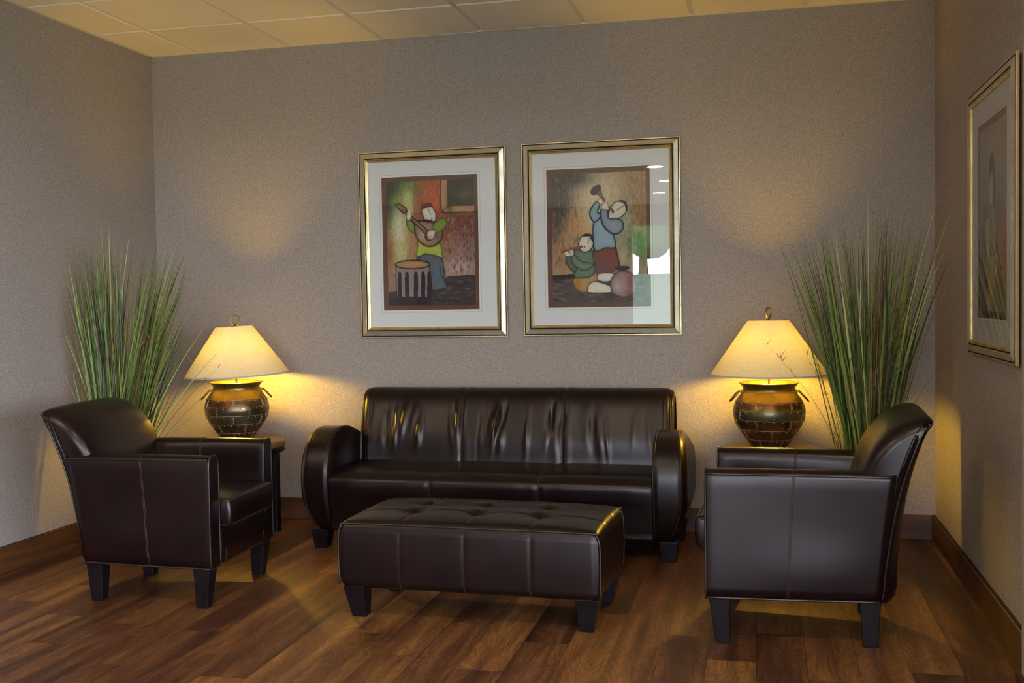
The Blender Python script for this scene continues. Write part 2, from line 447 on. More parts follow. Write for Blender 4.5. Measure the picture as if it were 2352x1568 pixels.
M['soil'] = simple('dry_moss', (.035, .028, .015, 1), .95, bump=1, bscale=60, var=.5)
M['blade'] = blade_mat('grass_blade', [(0, (.022, .050, .012, 1)), (.3, (.095, .155, .030, 1)), (.6, (.22, .29, .055, 1)), (.8, (.38, .42, .09, 1)), (1.0, (.50, .48, .18, 1))], None)
M['straw'] = blade_mat('dry_stem', [(0, (.09, .045, .018, 1)), (.5, (.20, .11, .045, 1)), (1.0, (.34, .22, .10, 1))], None, .6)
M['bounce'] = simple('bounce_floor_pale', (.76, .68, .54, 1), .5, var=.1)  # pale reflector colour for the unseen far floor
M['alum'] = simple('window_frame_metal', (.45, .44, .42, 1), .4, metal=.3)
M['downl'] = emis('downlight_lens', (1.0, 0.93, 0.82, 1), DOWNLIGHT)
M['fillw'] = emis('warm_fill_lens', (1.0, 0.80, 0.55, 1), DOWNLIGHT)  # lens of the warm fill lights added out of view
M['dltrim'] = simple('downlight_trim', (.7, .7, .68, 1), .4)
M['lawn'] = simple('mown_lawn', (.10, .14, .05, 1), .9, var=.35)
M['bank'] = simple('sunny_grass', (.16, .21, .10, 1), .9, var=.5)
M['leaf'] = simple('tree_foliage', (.05, .13, .025, 1), .8, var=.5)
M['bark'] = simple('tree_bark', (.08, .05, .03, 1), .9)
M['concrete'] = simple('pale_path', (.5, .48, .45, 1), .9)

# ------------------------------------------------------------------ setting
LX0, LX1, LY0 = -2.2, 9.0, -12.0      # lobby extents behind the alcove
def struct(o): o['kind'] = 'structure'; return o

def slab(name, mat, x0, x1, y0, y1, z0, z1):
    return struct(MB().box(x0, x1, y0, y1, z0, z1).build(name, mat))

slab('floor', M['floor'], LX0 - .2, LX1 + .2, LY0 - .2, .15, -.12, 0)
slab('floor_bounce', M['bounce'], LX0 - .2, LX1 + .2, LY0 - .2, -6.6, -.11, .002)  # unseen pale floor added to bounce light up to the ceiling
slab('wall_back', M['wall'], -.15, W + .15, 0, .15, 0, H + .12)
slab('wall_left', M['wall'], -.15, 0, -2.9, 0, 0, H + .12)
slab('wall_right', M['wall'], W, W + .15, -2.53, 0, 0, H + .12)
slab('wall_pier', M['wall'], W - .113, W + .35, -3.2, -2.53, 0, H + .12)
slab('wall_lobby_left_return', M['wall'], LX0, -.15, -2.9, -2.75, 0, H + .12)
slab('wall_lobby_right_return', M['wall'], W + .35, LX1, -2.9, -2.75, 0, H + .12)
slab('wall_lobby_left', M['wall'], LX0 - .15, LX0, LY0, -2.75, 0, H + .12)
mb = MB(); mb.box(LX1, LX1 + .15, LY0, W2_Y0, 0, H + .12); mb.box(LX1, LX1 + .15, W2_Y1, -2.75, 0, H + .12)
mb.box(LX1, LX1 + .15, W2_Y0, W2_Y1, 0, W2_Z0); mb.box(LX1, LX1 + .15, W2_Y0, W2_Y1, W2_Z1, H + .12)
struct(mb.build('wall_lobby_right', M['wall']))
mb = MB()
mb.box(LX0, WIN_X0, LY0 - .15, LY0, 0, H + .12); mb.box(WIN_X1, LX1, LY0 - .15, LY0, 0, H + .12)
mb.box(WIN_X0, WIN_X1, LY0 - .15, LY0, 0, WIN_Z0); mb.box(WIN_X0, WIN_X1, LY0 - .15, LY0, WIN_Z1, H + .12)
struct(mb.build('wall_lobby_rear', M['wall']))
# window
wr = struct(empty('window_1', ((WIN_X0 + WIN_X1) / 2, WIN_Y, WIN_Z0)))
cx = (WIN_X0 + WIN_X1) / 2; hw = (WIN_X1 - WIN_X0) / 2; hh = WIN_Z1 - WIN_Z0
mb = MB()
mb.box(-hw, hw, -.09, -.03, 0, .05); mb.box(-hw, hw, -.09, -.03, hh - .05, hh)
for k in range(5):
    xx = -hw + k * (2 * hw - .05) / 4; mb.box(xx, xx + .05, -.09, -.03, .05, hh - .05)
mb.build('window_frame', M['alum'], wr)
MB().box(-hw, hw, -.064, -.060, .03, hh - .03).build('pane', M['glass'], wr)
MB().box(-hw - .05, hw + .05, -.02, .12, -.03, .0).build('window_sill', M['dltrim'], wr)

wr2 = struct(empty('added_side_window', (W2_X, (W2_Y0 + W2_Y1) / 2, W2_Z0))); hw2 = (W2_Y1 - W2_Y0) / 2; hh2 = W2_Z1 - W2_Z0  # unseen window, added so daylight reaches the left wall
mb = MB(); mb.box(.03, .09, -hw2, hw2, 0, .05); mb.box(.03, .09, -hw2, hw2, hh2 - .05, hh2)
for k in range(5):
    yy = -hw2 + k * (2 * hw2 - .05) / 4; mb.box(.03, .09, yy, yy + .05, .05, hh2 - .05)
mb.build('window_frame', M['alum'], wr2)
MB().box(.060, .064, -hw2, hw2, .03, hh2 - .03).build('pane', M['glass'], wr2)
# ceiling: suspended grid, tiles hang a little below the bars
T = .6096; OFF = .3374; D1 = .6033
mb = MB(); mb.box(LX0 - .2, LX1 + .2, LY0 - .2, .15, H, H + .12, 0)
struct(mb.build('ceiling', M['tbar']))
mb = MB()
i0 = int(math.floor((LX0 - OFF) / T)) - 1; i1 = int(math.ceil((LX1 - OFF) / T)) + 1
for i in range(i0, i1):
    for j in range(0, 20):
        xa, xb = OFF + i * T, OFF + (i + 1) * T; yb, ya = -D1 - (j - 1) * T, -D1 - j * T
        if yb < LY0 or ya > 0: continue
        if ya > -2.7: xa, xb = max(xa, .0), min(xb, W); 
        xa, xb = max(xa, LX0), min(xb, LX1); yb = min(yb, 0); ya = max(ya, LY0)
        if xb - xa < .08 or yb - ya < .08: continue
        g = .0125; b_ = .006; zt = H; zl = H - .007
        x0, x1, y0, y1 = xa + g, xb - g, ya + g, yb - g
        v = [(x0, y0, zt), (x1, y0, zt), (x1, y1, zt), (x0, y1, zt), (x0 + b_, y0 + b_, zl), (x1 - b_, y0 + b_, zl), (x1 - b_, y1 - b_, zl), (x0 + b_, y1 - b_, zl)]
        mb.add(v, [(4, 7, 6, 5), (0, 4, 5, 1), (1, 5, 6, 2), (2, 6, 7, 3), (3, 7, 4, 0)])
struct(mb.build('ceiling_tiles', M['ceil']))
# wall angle where the ceiling meets the walls
mb = MB(); mb.box(0, W, -.022, 0, H - .009, H); mb.box(0, .022, -2.9, 0, H - .009, H); mb.box(W - .022, W, -2.53, 0, H - .009, H)
struct(mb.build('trim_1', M['tbar']))

# baseboards
BH, BT = .133, .020
def base(name, mat, x0, x1, y0, y1): 
    o = slab(name, mat, x0, x1, y0, y1, 0, BH); bevel(o, .002, 1)
base('baseboard_back', M['base_x'], BT, W - BT, -BT, 0)
base('baseboard_left', M['base_y'], 0, BT, -2.9, 0)
base('baseboard_right', M['base_y'], W - BT, W, -2.53, 0)
base('baseboard_pier', M['base_y'], W - .113 - BT, W - .113, -3.2, -2.53)
slab('baseboard_lobby_left', M['base_x'], LX0, 0, -2.92, -2.9, 0, BH)
# dark cap line on top of the boards
mb = MB(); mb.box(BT * .25, BT * .9, -2.9, -.0, BH, BH + .0015); mb.box(W - BT * .9, W - BT * .1, -2.53, 0, BH, BH + .0015)
struct(mb.build('trim_2', M['darkwood']))

# lobby downlights: left row mirrored in the glass, others added unseen for ambient light
for k, (x, y) in enumerate([(2.5, -6.85), (2.5, -8.45), (2.25, -10.1), (5.6, -6.85), (5.6, -8.45), (5.6, -10.1), (.35, -4.1), (2.2, -4.1), (4.0, -4.1), (-.6, -5.1)]):
    lab = ['round recessed ceiling light nearest the seating alcove, left row', 'round recessed ceiling light in the middle of the left row', 'round recessed ceiling light of the left row nearest the window',
           'added unseen ceiling light nearest the seating alcove, right row', 'added unseen ceiling light in the middle of the right row', 'added unseen ceiling light of the right row nearest the window', 'added warm fill light in front of the alcove, left one', 'added warm fill light in front of the alcove, middle one',
           'added warm fill light in front of the alcove, right one', 'added warm fill light at the left side of the lobby'][k]
    t = empty('ceiling_light', (x, y, H - .007), 0, lab, 'ceiling light', 'recessed lights of the lobby ceiling')
    v, f = lathe([(.10, 0), (.10, -.006), (.125, -.004), (.125, 0)], 32); mesh('trim_ring', v, f, M['dltrim'], t)
    v, f = lathe([(.0005, -.003), (.10, -.003)], 32); mesh('lens', v, f, M['downl'] if k < 6 else M['fillw'], t)

# outdoors, seen only in reflections
MB().box(-30, 60, -70, 20, -.35, -.15).build('lawn', M['lawn'])
tag(bpy.data.objects['lawn'], 'mown green lawn outside the lobby window', 'lawn', kind='stuff')
mb = MB(); mb.add([(-40, -22, -.14), (60, -22, -.14), (60, -50, 2.6), (-40, -50, 2.6), (60, -75, 2.6), (-40, -75, 2.6)], [(0, 1, 2, 3), (3, 2, 4, 5)])
tag(mb.build('grass_bank', M['bank']), 'light green grassy bank rising beyond the path outside', 'bank', kind='stuff')
tag(MB().box(-30, 40, -17, -15.5, -.15, -.12).build('path', M['concrete']), 'pale concrete path crossing the lawn outside', 'path')
rnd = random.Random(5)
def blob(cx_, cy_, cz_, r, seed, n=18):
    rg = np.random.RandomState(seed); v = []; f = []
    for i in range(n + 1):
        th = PI * i / n
        for j in range(2 * n):
            ph = PI * j / n; q = 1 + .16 * math.sin(5 * ph + 3 * th + seed) * math.sin(th) + .12 * (rg.rand() - .5) * math.sin(th)
            v.append((cx_ + r * q * math.sin(th) * math.cos(ph), cy_ + r * q * math.sin(th) * math.sin(ph), cz_ + r * .9 * q * math.cos(th)))
    for i in range(n):
        for j in range(2 * n):
            a = i * 2 * n + j; b = i * 2 * n + (j + 1) % (2 * n); f.append((a, b, b + 2 * n, a + 2 * n))
    return v, f
for k, (x, y, r, hgt, lab) in enumerate([(-2.6, -52, 1.9, 1.6, 'broad green tree across the lawn, leftmost from inside'), (-8, -55, 3.4, 3.0, 'tall green tree behind the leftmost one'), (5, -56, 3.6, 2.8, 'wide green tree in the middle of the lawn edge'), (15, -54, 3.2, 2.8, 'rounded green tree at the far right of the lawn')]):
    t = empty('tree', (x, y, 2.6), 0, lab, 'tree', 'trees across the lawn')
    mb = MB()
    for q in range(4):
        v, f = blob(rnd.uniform(-.8, .8) * r * .5, rnd.uniform(-.5, .5) * r * .5, hgt + rnd.uniform(.1, .5) * r, r * rnd.uniform(.5, .62), q + 7 * k); mb.add(v, f)
    mb.build('crown', M['leaf'], t, True)
    v, f = lathe([(.28, 0), (.22, hgt * .5), (.18, hgt)], 12); mesh('trunk', v, f, M['bark'], t)

# ------------------------------------------------------------------ leather armchairs
CH_H = .18
def hw_rear(z):   # half width of the shell at the rear, by height
    t = min(max((z - .18) / .48, 0), 1); return .275 + .050 * t
def arm_xo(y, z):
    t = min(max((.345 - y) / .68, 0), 1); t = t * t * (3 - 2 * t) * .55 + t * .45
    return (1 - t) * (.337 + .003 * math.sin(PI * (z - .18) / .5)) + t * hw_rear(z) + (.003 + .020 * t * t * (1 - t) * 4.5) * math.exp(-((z - .27) / .13) ** 2)
def arm_loop(y, s, ins=0.0):
    ztop = .675 + .004 * math.sin(PI * (.345 - y) / .7)
    xo = lambda z: arm_xo(y, z)
    th = .088
    zs = list(np.linspace(.18, ztop - .03, 12))
    P = [(xo(z), z) for z in zs]
    P += [(xo(ztop) - .003, ztop - .016), (xo(ztop) - .014, ztop - .004), (xo(ztop) - .030, ztop), (xo(ztop) - th + .030, ztop - .001), (xo(ztop) - th + .012, ztop - .009), (xo(ztop) - th + .002, ztop - .026)]
    P += [(xo(z) - th - .004 * min(1, (ztop - z) / .2) , z) for z in np.linspace(ztop - .05, .18, 10)]
    L = np.array(P)
    if ins: L = inset2(L, ins)
    t = (.345 - y) / .68
    rr = lambda z: float(np.interp(z, [.18, .40, .66, .70], [.300, .322, .352, .356]))
    return np.array([(s * p[0], .345 - t * (.345 + rr(p[1])), p[1]) for p in L])

MIDP = [(-.17, .40), (-.185, .52), (-.205, .62), (-.238, .72), (-.285, .80), (-.350, .866), (-.420, .890), (-.465, .886), (-.482, .868), (-.462, .815), (-.432, .71), (-.405, .58), (-.385, .44), (-.370, .30), (-.356, .18), (-.20, .18)]
ENDP = [(-.205, .40), (-.212, .52), (-.226, .62), (-.258, .71), (-.310, .785), (-.372, .838), (-.435, .868), (-.475, .868), (-.488, .852), (-.448, .805), (-.408, .70), (-.370, .57), (-.345, .44), (-.325, .30), (-.308, .18), (-.25, .18)]
def back_loop(w, ins=0.0, n=72):
    a = abs(w); f = a ** 3.2 * .75 + a ** 10 * .25
    P = [((1 - f) * m[0] + f * e[0], (1 - f) * m[1] + f * e[1]) for m, e in zip(MIDP, ENDP)]
    L = catmull(P, n)
    if ins: L = inset2(L, ins)
    def hwb(z):
        t = min(max((z - .18) / .48, 0), 1); u = min(max((z - .66) / .2, 0), 1)
        return .268 + .047 * t + .012 * math.sin(PI * u)
    return np.array([(w * hwb(p[1]), p[0], p[1]) for p in L])

def leg(h, wt, wb, dx=0, dy=0):
    """tapered leg; top wt, bottom wb; bottom centre shifted by dx,dy from the top centre"""
    a, b = wt / 2, wb / 2
    v = [(dx - b, dy - b, 0), (dx + b, dy - b, 0), (dx + b, dy + b, 0), (dx - b, dy + b, 0), (-a, -a, h), (a, -a, h), (a, a, h), (-a, a, h)]
    return v, [(0, 3, 2, 1), (4, 5, 6, 7), (0, 1, 5, 4), (1, 2, 6, 5), (2, 3, 7, 6), (3, 0, 4, 7)]

def make_armchair():
    root = empty('armchair', (0, 0, 0))
    for s in (1, -1):
        # arm
        ys = list(np.linspace(.337, -.335, 26))
        loops = [arm_loop(.345, s, .014), arm_loop(.345, s, .006), arm_loop(.342, s, .0015)] + [arm_loop(y, s) for y in ys]
        v, f = loft(loops); o = fix_normals(mesh('arm', v, f, M['leather'], root))
        # piping around the arm front and along the top outer edge
        mb = MB()
        L = arm_loop(.343, s, -.001); a, b_ = tube(L, .0042, 6, True); mb.add(a, b_)
        pts = [(s * (arm_xo(y, .66) + .0005), .345 - (.345 - y) / .68 * (.345 + .352), .661) for y in np.linspace(.335, -.33, 30)]; a, b_ = tube(pts, .0036, 6); mb.add(a, b_)
        pts = [(s * (arm_xo(y, .18) + .001), .345 - (.345 - y) / .68 * .645, .183) for y in np.linspace(.335, -.33, 24)]; a, b_ = tube(pts, .0045, 6); mb.add(a, b_)
        mb.build('piping', M['welt'], o, True)
        mb = MB()
        for d in (-.0035, .0035):
            Ls = arm_loop(.022 + d, s, -.0006); a, b_ = tube(Ls[:-2], .0015, 5); mb.add(a, b_)
        mb.build('seam', M['thread'], o, True)
    # backrest
    RW = .13
    def bl(w):
        q = max(0, (abs(w) - (1 - RW)) / RW); return back_loop(w, .036 * (1 - math.sqrt(max(0, 1 - q * q))))
    ws = [-1, -.998, -.99, -.975, -.95, -.92, -.87, -.8, -.7, -.6, -.45, -.3, -.15]; ws = ws + [0] + [-w for w in reversed(ws)]
    loops = [bl(w) for w in ws]
    v, f = loft(loops); back = fix_normals(mesh('backrest', v, f, M['leather'], root))
    mb = MB()
    for w in (-1, 1):
        L = bl(w * .975); L = L + np.array([w * .002, -.001, 0])
        # rear edge only: from the tip at the top down to the bottom
        k0 = int(np.argmax(L[:, 2])); k1 = int(np.argmin(np.abs(L[:, 1] + .308) + np.abs(L[:, 2] - .185) * 3))
        idx = range(k0, k1 + 1) if k1 > k0 else list(range(k0, len(L))) + list(range(0, k1 + 1))
        a, b_ = tube([L[i] for i in idx], .0042, 6); mb.add(a, b_)
    pts = [back_loop(w)[int(np.argmin(np.abs(back_loop(w)[:, 1] - (-.356 + .048 * abs(w) ** 3)) + np.abs(back_loop(w)[:, 2] - .183) * 3))] for w in np.linspace(-1, 1, 17)]
    a, b_ = tube(pts, .0045, 6); mb.add(a, b_)
    mb.build('piping', M['welt'], back, True)
    # front rail below the cushion
    def dr(p, n): return p + n * 0.0
    v, f = rbox(.50, .585, .172, .012, .03, dr)
    v = [(x, y + .050 + (.010 * math.sin(PI * min(1, z / .172)) if y > .2 else 0), z + .18) for x, y, z in v]
    rail = mesh('seat_rail', v, f, M['leather'], root)
    mb = MB(); a, b_ = tube([(x, .3435, .183) for x in np.linspace(-.25, .25, 12)], .0042, 6); mb.add(a, b_)
    for sx in (-1, 1):
        a, b_ = tube([(sx * .205, .352 - .006 * abs(z - .23) / .05, z) for z in np.linspace(.185, .26, 6)], .0016, 5); mb.add(a, b_)
    mb.build('piping', M['welt'], rail, True)
    # seat cushion, crowned, with welts
    def dc(p, n):
        x, y, z = p; u = x / .24; w = y / .29
        crown = max(0, (1 - abs(u) ** 3)) * max(0, (1 - abs(w) ** 3))
        if z > .065: z = z + .022 * crown
        k = .006 * math.sin(PI * z / .13)
        wr = .0025 * math.sin(60 * x + 20 * z) * math.exp(-((abs(x) - .22) / .03) ** 2)
        return np.array([x * (1 + .02 * math.sin(PI * min(1, max(0, z / .13)))), y + (k + wr) * (1 if w > .9 else 0), z])
    v, f = rbox(.474, .58, .128, .016, .02, dc)
    v = [(x, y + .098, z + .346) for x, y, z in v]
    cu = mesh('seat_cushion', v, f, M['leather'], root)
    mb = MB()
    for z in (.357, .466):
        L = polyround([(-.236, -.19), (.236, -.19), (.236, .387), (-.236, .387)], .03, 6)
        z_ = lambda y: z
        a, b_ = tube([(p[0], p[1], z) for p in L], .0045, 6, True); mb.add(a, b_)
    mb.build('piping', M['welt'], cu, True)
    for sx in (-1, 1):
        for (xx, yy) in ((.298, .295), (.232, -.262)):
            v, f = leg(CH_H + .004, .078, .052, -.006 * 0, 0)
            v = [(sx * (xx if z > .01 else xx - .004) + (x), yy + y * 1.0 + (0 if z > .01 else (-.012 if yy > 0 else .0)), z) for x, y, z in v]
            o = mesh('leg', v, f, M['darkwood'], root, False); bevel(o, .003, 2)
    return root

def copy_tree(o, parent=None):
    c = o.copy(); COL.objects.link(c)
    if parent: c.parent = parent
    for ch in list(o.children): copy_tree(ch, c)
    return c

chairA = make_armchair()
chairB = copy_tree(chairA)
chairA.location = (1.046, -1.612, 0); chairA.rotation_euler = (0, 0, math.radians(-87.0))
tag(chairA, 'dark brown leather armchair facing right in front of the left potted grass', 'armchair', 'leather armchairs facing each other')
chairB.location = (3.900, -1.680, 0); chairB.rotation_euler = (0, 0, math.radians(87.7))
tag(chairB, 'dark brown leather armchair facing left, nearest the right wall', 'armchair', 'leather armchairs facing each other')

# ------------------------------------------------------------------ sofa (origin: centre of its footprint)
sofa = empty('sofa', (2.345, -.50, 0), math.radians(-.5), 'long dark brown leather sofa with three back sections against the back wall', 'sofa')
SX_IN = .872      # inner face of the arms
SX_OUT = 1.045
# local y: world y = local - .5
ARMP = catmull([(-.215, .098), (-.262, .16), (-.290, .26), (-.300, .36), (-.292, .46), (-.255, .555), (-.185, .622), (-.085, .648), (.03, .640), (.14, .610), (.24, .575), (.33, .545),
                (.375, .50), (.38, .35), (.38, .20), (.37, .10), (.2, .095), (0, .095), (-.15, .095)], 96)
def sofa_arm_loop(t, s):
    """t 0 inner .. 1 outer"""
    ins = 0.0
    if t > .72: q = (t - .72) / .28; ins = .052 * (1 - math.sqrt(max(0, 1 - q * q)))
    if t < .06: ins = .010 * (1 - t / .06)
    L = inset2(ARMP, ins); out = []
    for y, z in L:
        zz = min(max((z - .095) / .55, 0), 1)
        wid = (SX_OUT - SX_IN) * 1.0 - .085 * (1 - min(1, zz / .42)) ** 2.0 - .018 * max(0, (zz - .6) / .4) ** 2
        out.append((s * (SX_IN + wid * t), y, z))
    return np.array(out)
for s in (-1, 1):
    ts = [0, .03, .06, .2, .35, .5, .65, .72, .78, .84, .89, .93, .96, .985, 1]
    loops = [sofa_arm_loop(t, s) for t in ts]
    v, f = loft(loops); arm = fix_normals(mesh('arm', v, f, M['leather'], sofa))
    mb = MB()
    for t in (.035, .075, .80, .845):
        L = inset2(ARMP, 0)[:0] if False else sofa_arm_loop(t, s)
        c = np.array([0, .04, .36]); k1 = int(np.argmax(L[:, 1] > .33))
        L = L[:60]
        L = L + (L - c) / np.linalg.norm(L - c, axis=1, keepdims=True) * np.array([0, .0012, .0012])
        a, b_ = tube(L, .0024, 5); mb.add(a, b_)
    mb.build('seam', M['welt'], arm, True)

BW = .912
BACKP = np.array([.048, 0]) + catmull([(.105, .38), (.115, .46), (.128, .56), (.150, .66), (.172, .74), (.200, .800), (.245, .832), (.300, .835), (.345, .805), (.372, .73), (.388, .58), (.392, .40), (.385, .22), (.378, .12), (.30, .11), (.2, .11), (.12, .2)], 110)
rw_ = np.random.RandomState(3)
SEAMS = (-.285, .297)
folds = []
for c0, w0, n0, amp in ((-.60, .17, 7, .010), (-.34, .07, 3, .008), (-.10, .13, 7, .009), (.17, .08, 4, .007), (.24, .06, 3, .006), (.55, .14, 5, .005), (.78, .10, 3, .003), (-.80, .06, 2, .003)):
    for k in range(n0):
        folds.append((c0 + w0 * rw_.uniform(-1, 1), rw_.uniform(.011, .022), rw_.uniform(.5, 1.0) * amp * 1.35 * (1 if rw_.rand() > .4 else -1), rw_.uniform(-.12, .20), rw_.uniform(.56, .68), rw_.uniform(.06, .12)))
def seam_groove(x, seams, d=.0045, w=.007):
    return -sum(d * math.exp(-((x - s_) / w) ** 2) for s_ in seams) + sum(.35 * d * math.exp(-((abs(x - s_) - .03) / .022) ** 2) for s_ in seams)
def sofa_back_loop(x, ins=0.0, extra=True):
    L = inset2(BACKP, ins); 
    if extra:
        out = []
        t = np.roll(L, -1, 0) - np.roll(L, 1, 0); t /= np.linalg.norm(t, axis=1, keepdims=True); nr = np.stack([t[:, 1], -t[:, 0]], 1)
        cen = L.mean(0)
        for (y, z), n_ in zip(L, nr):
            if (np.array([y, z]) - cen) @ n_ < 0: n_ = -n_
            d = 0
            if y < .378 and z > .38:
                d += seam_groove(x, SEAMS)
                # belly of each section
                d += .010 * math.exp(-((z - .54) / .13) ** 2)
                if y < .30:
                    for (x0, w0, a0, ti, zc, zw) in folds: d += a0 * math.exp(-((x - x0 - ti * (z - .62)) / w0) ** 2) * math.exp(-((z - zc) / zw) ** 2)
            out.append((y + n_[0] * d, z + n_[1] * d))
        L = np.array(out)
    return np.array([(x + .028, y, z) for y, z in L])
R_ = .062
loops = []
for q in (1, .97, .9, .78, .6, .4, .2): loops.append(sofa_back_loop(-BW + R_ * (1 - math.sqrt(1 - q * q)), R_ * (1 - math.sqrt(1 - (1 - (1 - math.sqrt(1 - q * q))) ** 2)) * .9, False))
nb = 300
for x in np.linspace(-BW + R_, BW - R_, nb): loops.append(sofa_back_loop(x))
for q in (.2, .4, .6, .78, .9, .97, 1): loops.append(sofa_back_loop(BW - R_ * (1 - math.sqrt(1 - q * q)), R_ * (1 - math.sqrt(1 - (1 - (1 - math.sqrt(1 - q * q))) ** 2)) * .9, False))
v, f = loft(loops); sback = fix_normals(mesh('backrest', v, f, M['leather'], sofa))
for s_ in SEAMS:
    mb = MB()
    for d in (-.0035, .0035):
        L = sofa_back_loop(s_ + d); sel = [p for p in L[2:52] if p[2] > .36]
        a, b_ = tube([(p[0], p[1] - .0004, p[2] + .0002) for p in sel], .0014, 5); mb.add(a, b_)
    mb.build('seam', M['thread'], sback, True)
for s in (-1, 1):
    mb = MB()
    for ins, xx in ((.012, BW - .020), (.020, BW - .012)):
        L = sofa_back_loop(s * xx, ins - .002, False)[2:60]
        a, b_ = tube(L, .0026, 5); mb.add(a, b_)
    mb.build('piping', M['welt'], sback, True)

# seat
SEATP = catmull([(.22, .425), (.14, .427), (.06, .432), (-.08, .434), (-.19, .430), (-.245, .418), (-.278, .395), (-.288, .360), (-.282, .30), (-.272, .22), (-.262, .14), (-.255, .105), (-.15, .10), (.0, .10), (.14, .10), (.25, .2), (.26, .35)], 116)
SSEAMS = (-.305, .285)
def seat_loop(x, extra=True):
    out = []
    for y, z in SEATP:
        d = 0
        if extra and z > .30:
            d = seam_groove(x, SSEAMS, .005, .007)
            w = math.sin(26 * x + 9 * y) * .5 + math.sin(61 * x - 14 * y + 1.3) * .35
            d += .0030 * w * math.exp(-((y - .06) / .06) ** 2)
            dd = min(abs(x - q) for q in (-.87,) + SSEAMS + (.87,)); d += .006 * min(1, dd / .12)
        if z > .41: out.append((x, y, z + d))
        else: out.append((x, y - d * .8, z + d * .4))
    return np.array(out)
loops = [seat_loop(x) for x in np.linspace(-SX_IN - .004, SX_IN + .004, 150)]
v, f = loft(loops); seat = fix_normals(mesh('seat', v, f, M['leather'], sofa))
for s_ in SSEAMS:
    mb = MB()
    for d in (-.0035, .0035):
        L = seat_loop(s_ + d); sel = [p for p in L[:50] if p[2] > .11 and p[1] < .13]
        a, b_ = tube([(p[0], p[1] - .0006, p[2] + .0006) for p in sel], .0014, 5); mb.add(a, b_)
    mb.build('seam', M['thread'], seat, True)
for sx in (-1, 1):
    for yy in (-.200, .31):
        v, f = leg(.104, .098, .070); v = [(x + sx * .948, y + yy, z) for x, y, z in v]
        bevel(mesh('leg', v, f, M['darkwood'], sofa, False), .003, 2)

# ------------------------------------------------------------------ tufted ottoman
ott = empty('ottoman', (2.580, -1.688, 0), math.radians(-2.4), 'dark brown leather tufted ottoman bench in front of the sofa', 'ottoman')
OW, OD, OZ0, OZ1 = 1.120, .560, .135, .412
XS = (-.28, 0.0, .28); YS = (-.09, .09)
def dot(p, n):
    x, y, z = p; zt = OZ1 - OZ0
    g = 0; gw = .0075
    for q in XS: g += math.exp(-((x - q) / gw) ** 2)
    gy = 0
    for q in YS: gy += math.exp(-((y - q) / gw) ** 2)
    if z > zt - .034:
        u = abs(x) / (OW / 2); w = abs(y) / (OD / 2)
        crown = (1 - u ** 3.2) * (1 - w ** 2.6); crown = max(0, crown)
        # pillows between tufts
        bx = min(abs(x - q) for q in XS); by = min(abs(y - q) for q in YS)
        dz = .036 * crown ** .6
        for qx in XS:
            for qy in YS:
                r = math.hypot(x - qx, y - qy); dz -= .030 * math.exp(-(r / .030) ** 2) + .012 * math.exp(-(r / .075) ** 2)
        dz -= .0045 * min(1, g + gy)
        f_ = min(1, (z - (zt - .034)) / .034)
        return np.array([x, y, z + dz * f_])
    d = 0
    if abs(y) > OD / 2 - .005: d = -.0022 * min(1, g)
    if abs(x) > OW / 2 - .005: d = -.0022 * min(1, gy)
    bulge = .007 * math.sin(PI * min(1, max(0, z / zt)))
    sx = np.sign(x) if abs(x) > OW / 2 - .01 else 0; sy = np.sign(y) if abs(y) > OD / 2 - .01 else 0
    return np.array([x + sx * (d + bulge), y + sy * (d + bulge), z])
v, f = rbox(OW, OD, OZ1 - OZ0, .030, .0075, dot)
v = [(x, y, z + OZ0) for x, y, z in v]
body = mesh('upholstered_body', v, f, M['leather'], ott)
Vn = np.array(v)
def top_z(x, y):
    return dot(np.array([x, y, OZ1 - OZ0]), None)[2] + OZ0
mb = MB()
for q in XS:
    pts = [(q, y, top_z(q, y) + .0006) for y in np.linspace(-OD / 2 + .024, OD / 2 - .024, 60)]; a, b_ = tube(pts, .0015, 5); mb.add(a, b_)
    for s in (-1, 1):
        for d in (-.003, .003):
            pts = [(q + d, s * (OD / 2 + .0065 * math.sin(PI * t) - .0030), OZ0 + t * (OZ1 - OZ0 - .028)) for t in np.linspace(0, 1, 14)]; a, b_ = tube(pts, .0011, 5); mb.add(a, b_)
for q in YS:
    pts = [(x, q, top_z(x, q) + .0006) for x in np.linspace(-OW / 2 + .024, OW / 2 - .024, 110)]; a, b_ = tube(pts, .0015, 5); mb.add(a, b_)
    for s in (-1, 1):
        for d in (-.003, .003):
            pts = [(s * (OW / 2 + .0065 * math.sin(PI * t) - .0030), q + d, OZ0 + t * (OZ1 - OZ0 - .028)) for t in np.linspace(0, 1, 14)]; a, b_ = tube(pts, .0011, 5); mb.add(a, b_)
mb.build('seam', M['thread'], body, True)
mb = MB()
for s in (-1, 1):      # welts framing the front and rear panels
    yy = s * (OD / 2 - .006)
    L = [(-OW / 2 + .000, yy, OZ0 + .01), (-OW / 2 - .004, yy, OZ0 + .12), (-OW / 2 - .001, yy, OZ1 - .045), (-OW / 2 + .014, yy, OZ1 - .016), (-OW / 2 + .05, yy, OZ1 - .0045), (0, yy, OZ1 - .0035),
         (OW / 2 - .05, yy, OZ1 - .0045), (OW / 2 - .014, yy, OZ1 - .016), (OW / 2 + .001, yy, OZ1 - .045), (OW / 2 + .004, yy, OZ0 + .12), (OW / 2, yy, OZ0 + .01)]
    a, b_ = tube(catmull(L, 90, False), .0042, 6); mb.add(a, b_)
mb.build('piping', M['welt'], body, True)
for qx in XS:
    for qy in YS:
        v, f = lathe([(.0003, .004), (.006, .003), (.010, 0), (.010, -.004)], 14)
        mesh('tuft_button', [(x + qx, y + qy, z + top_z(qx, qy) + .002) for x, y, z in v], f, M['leather'], ott)
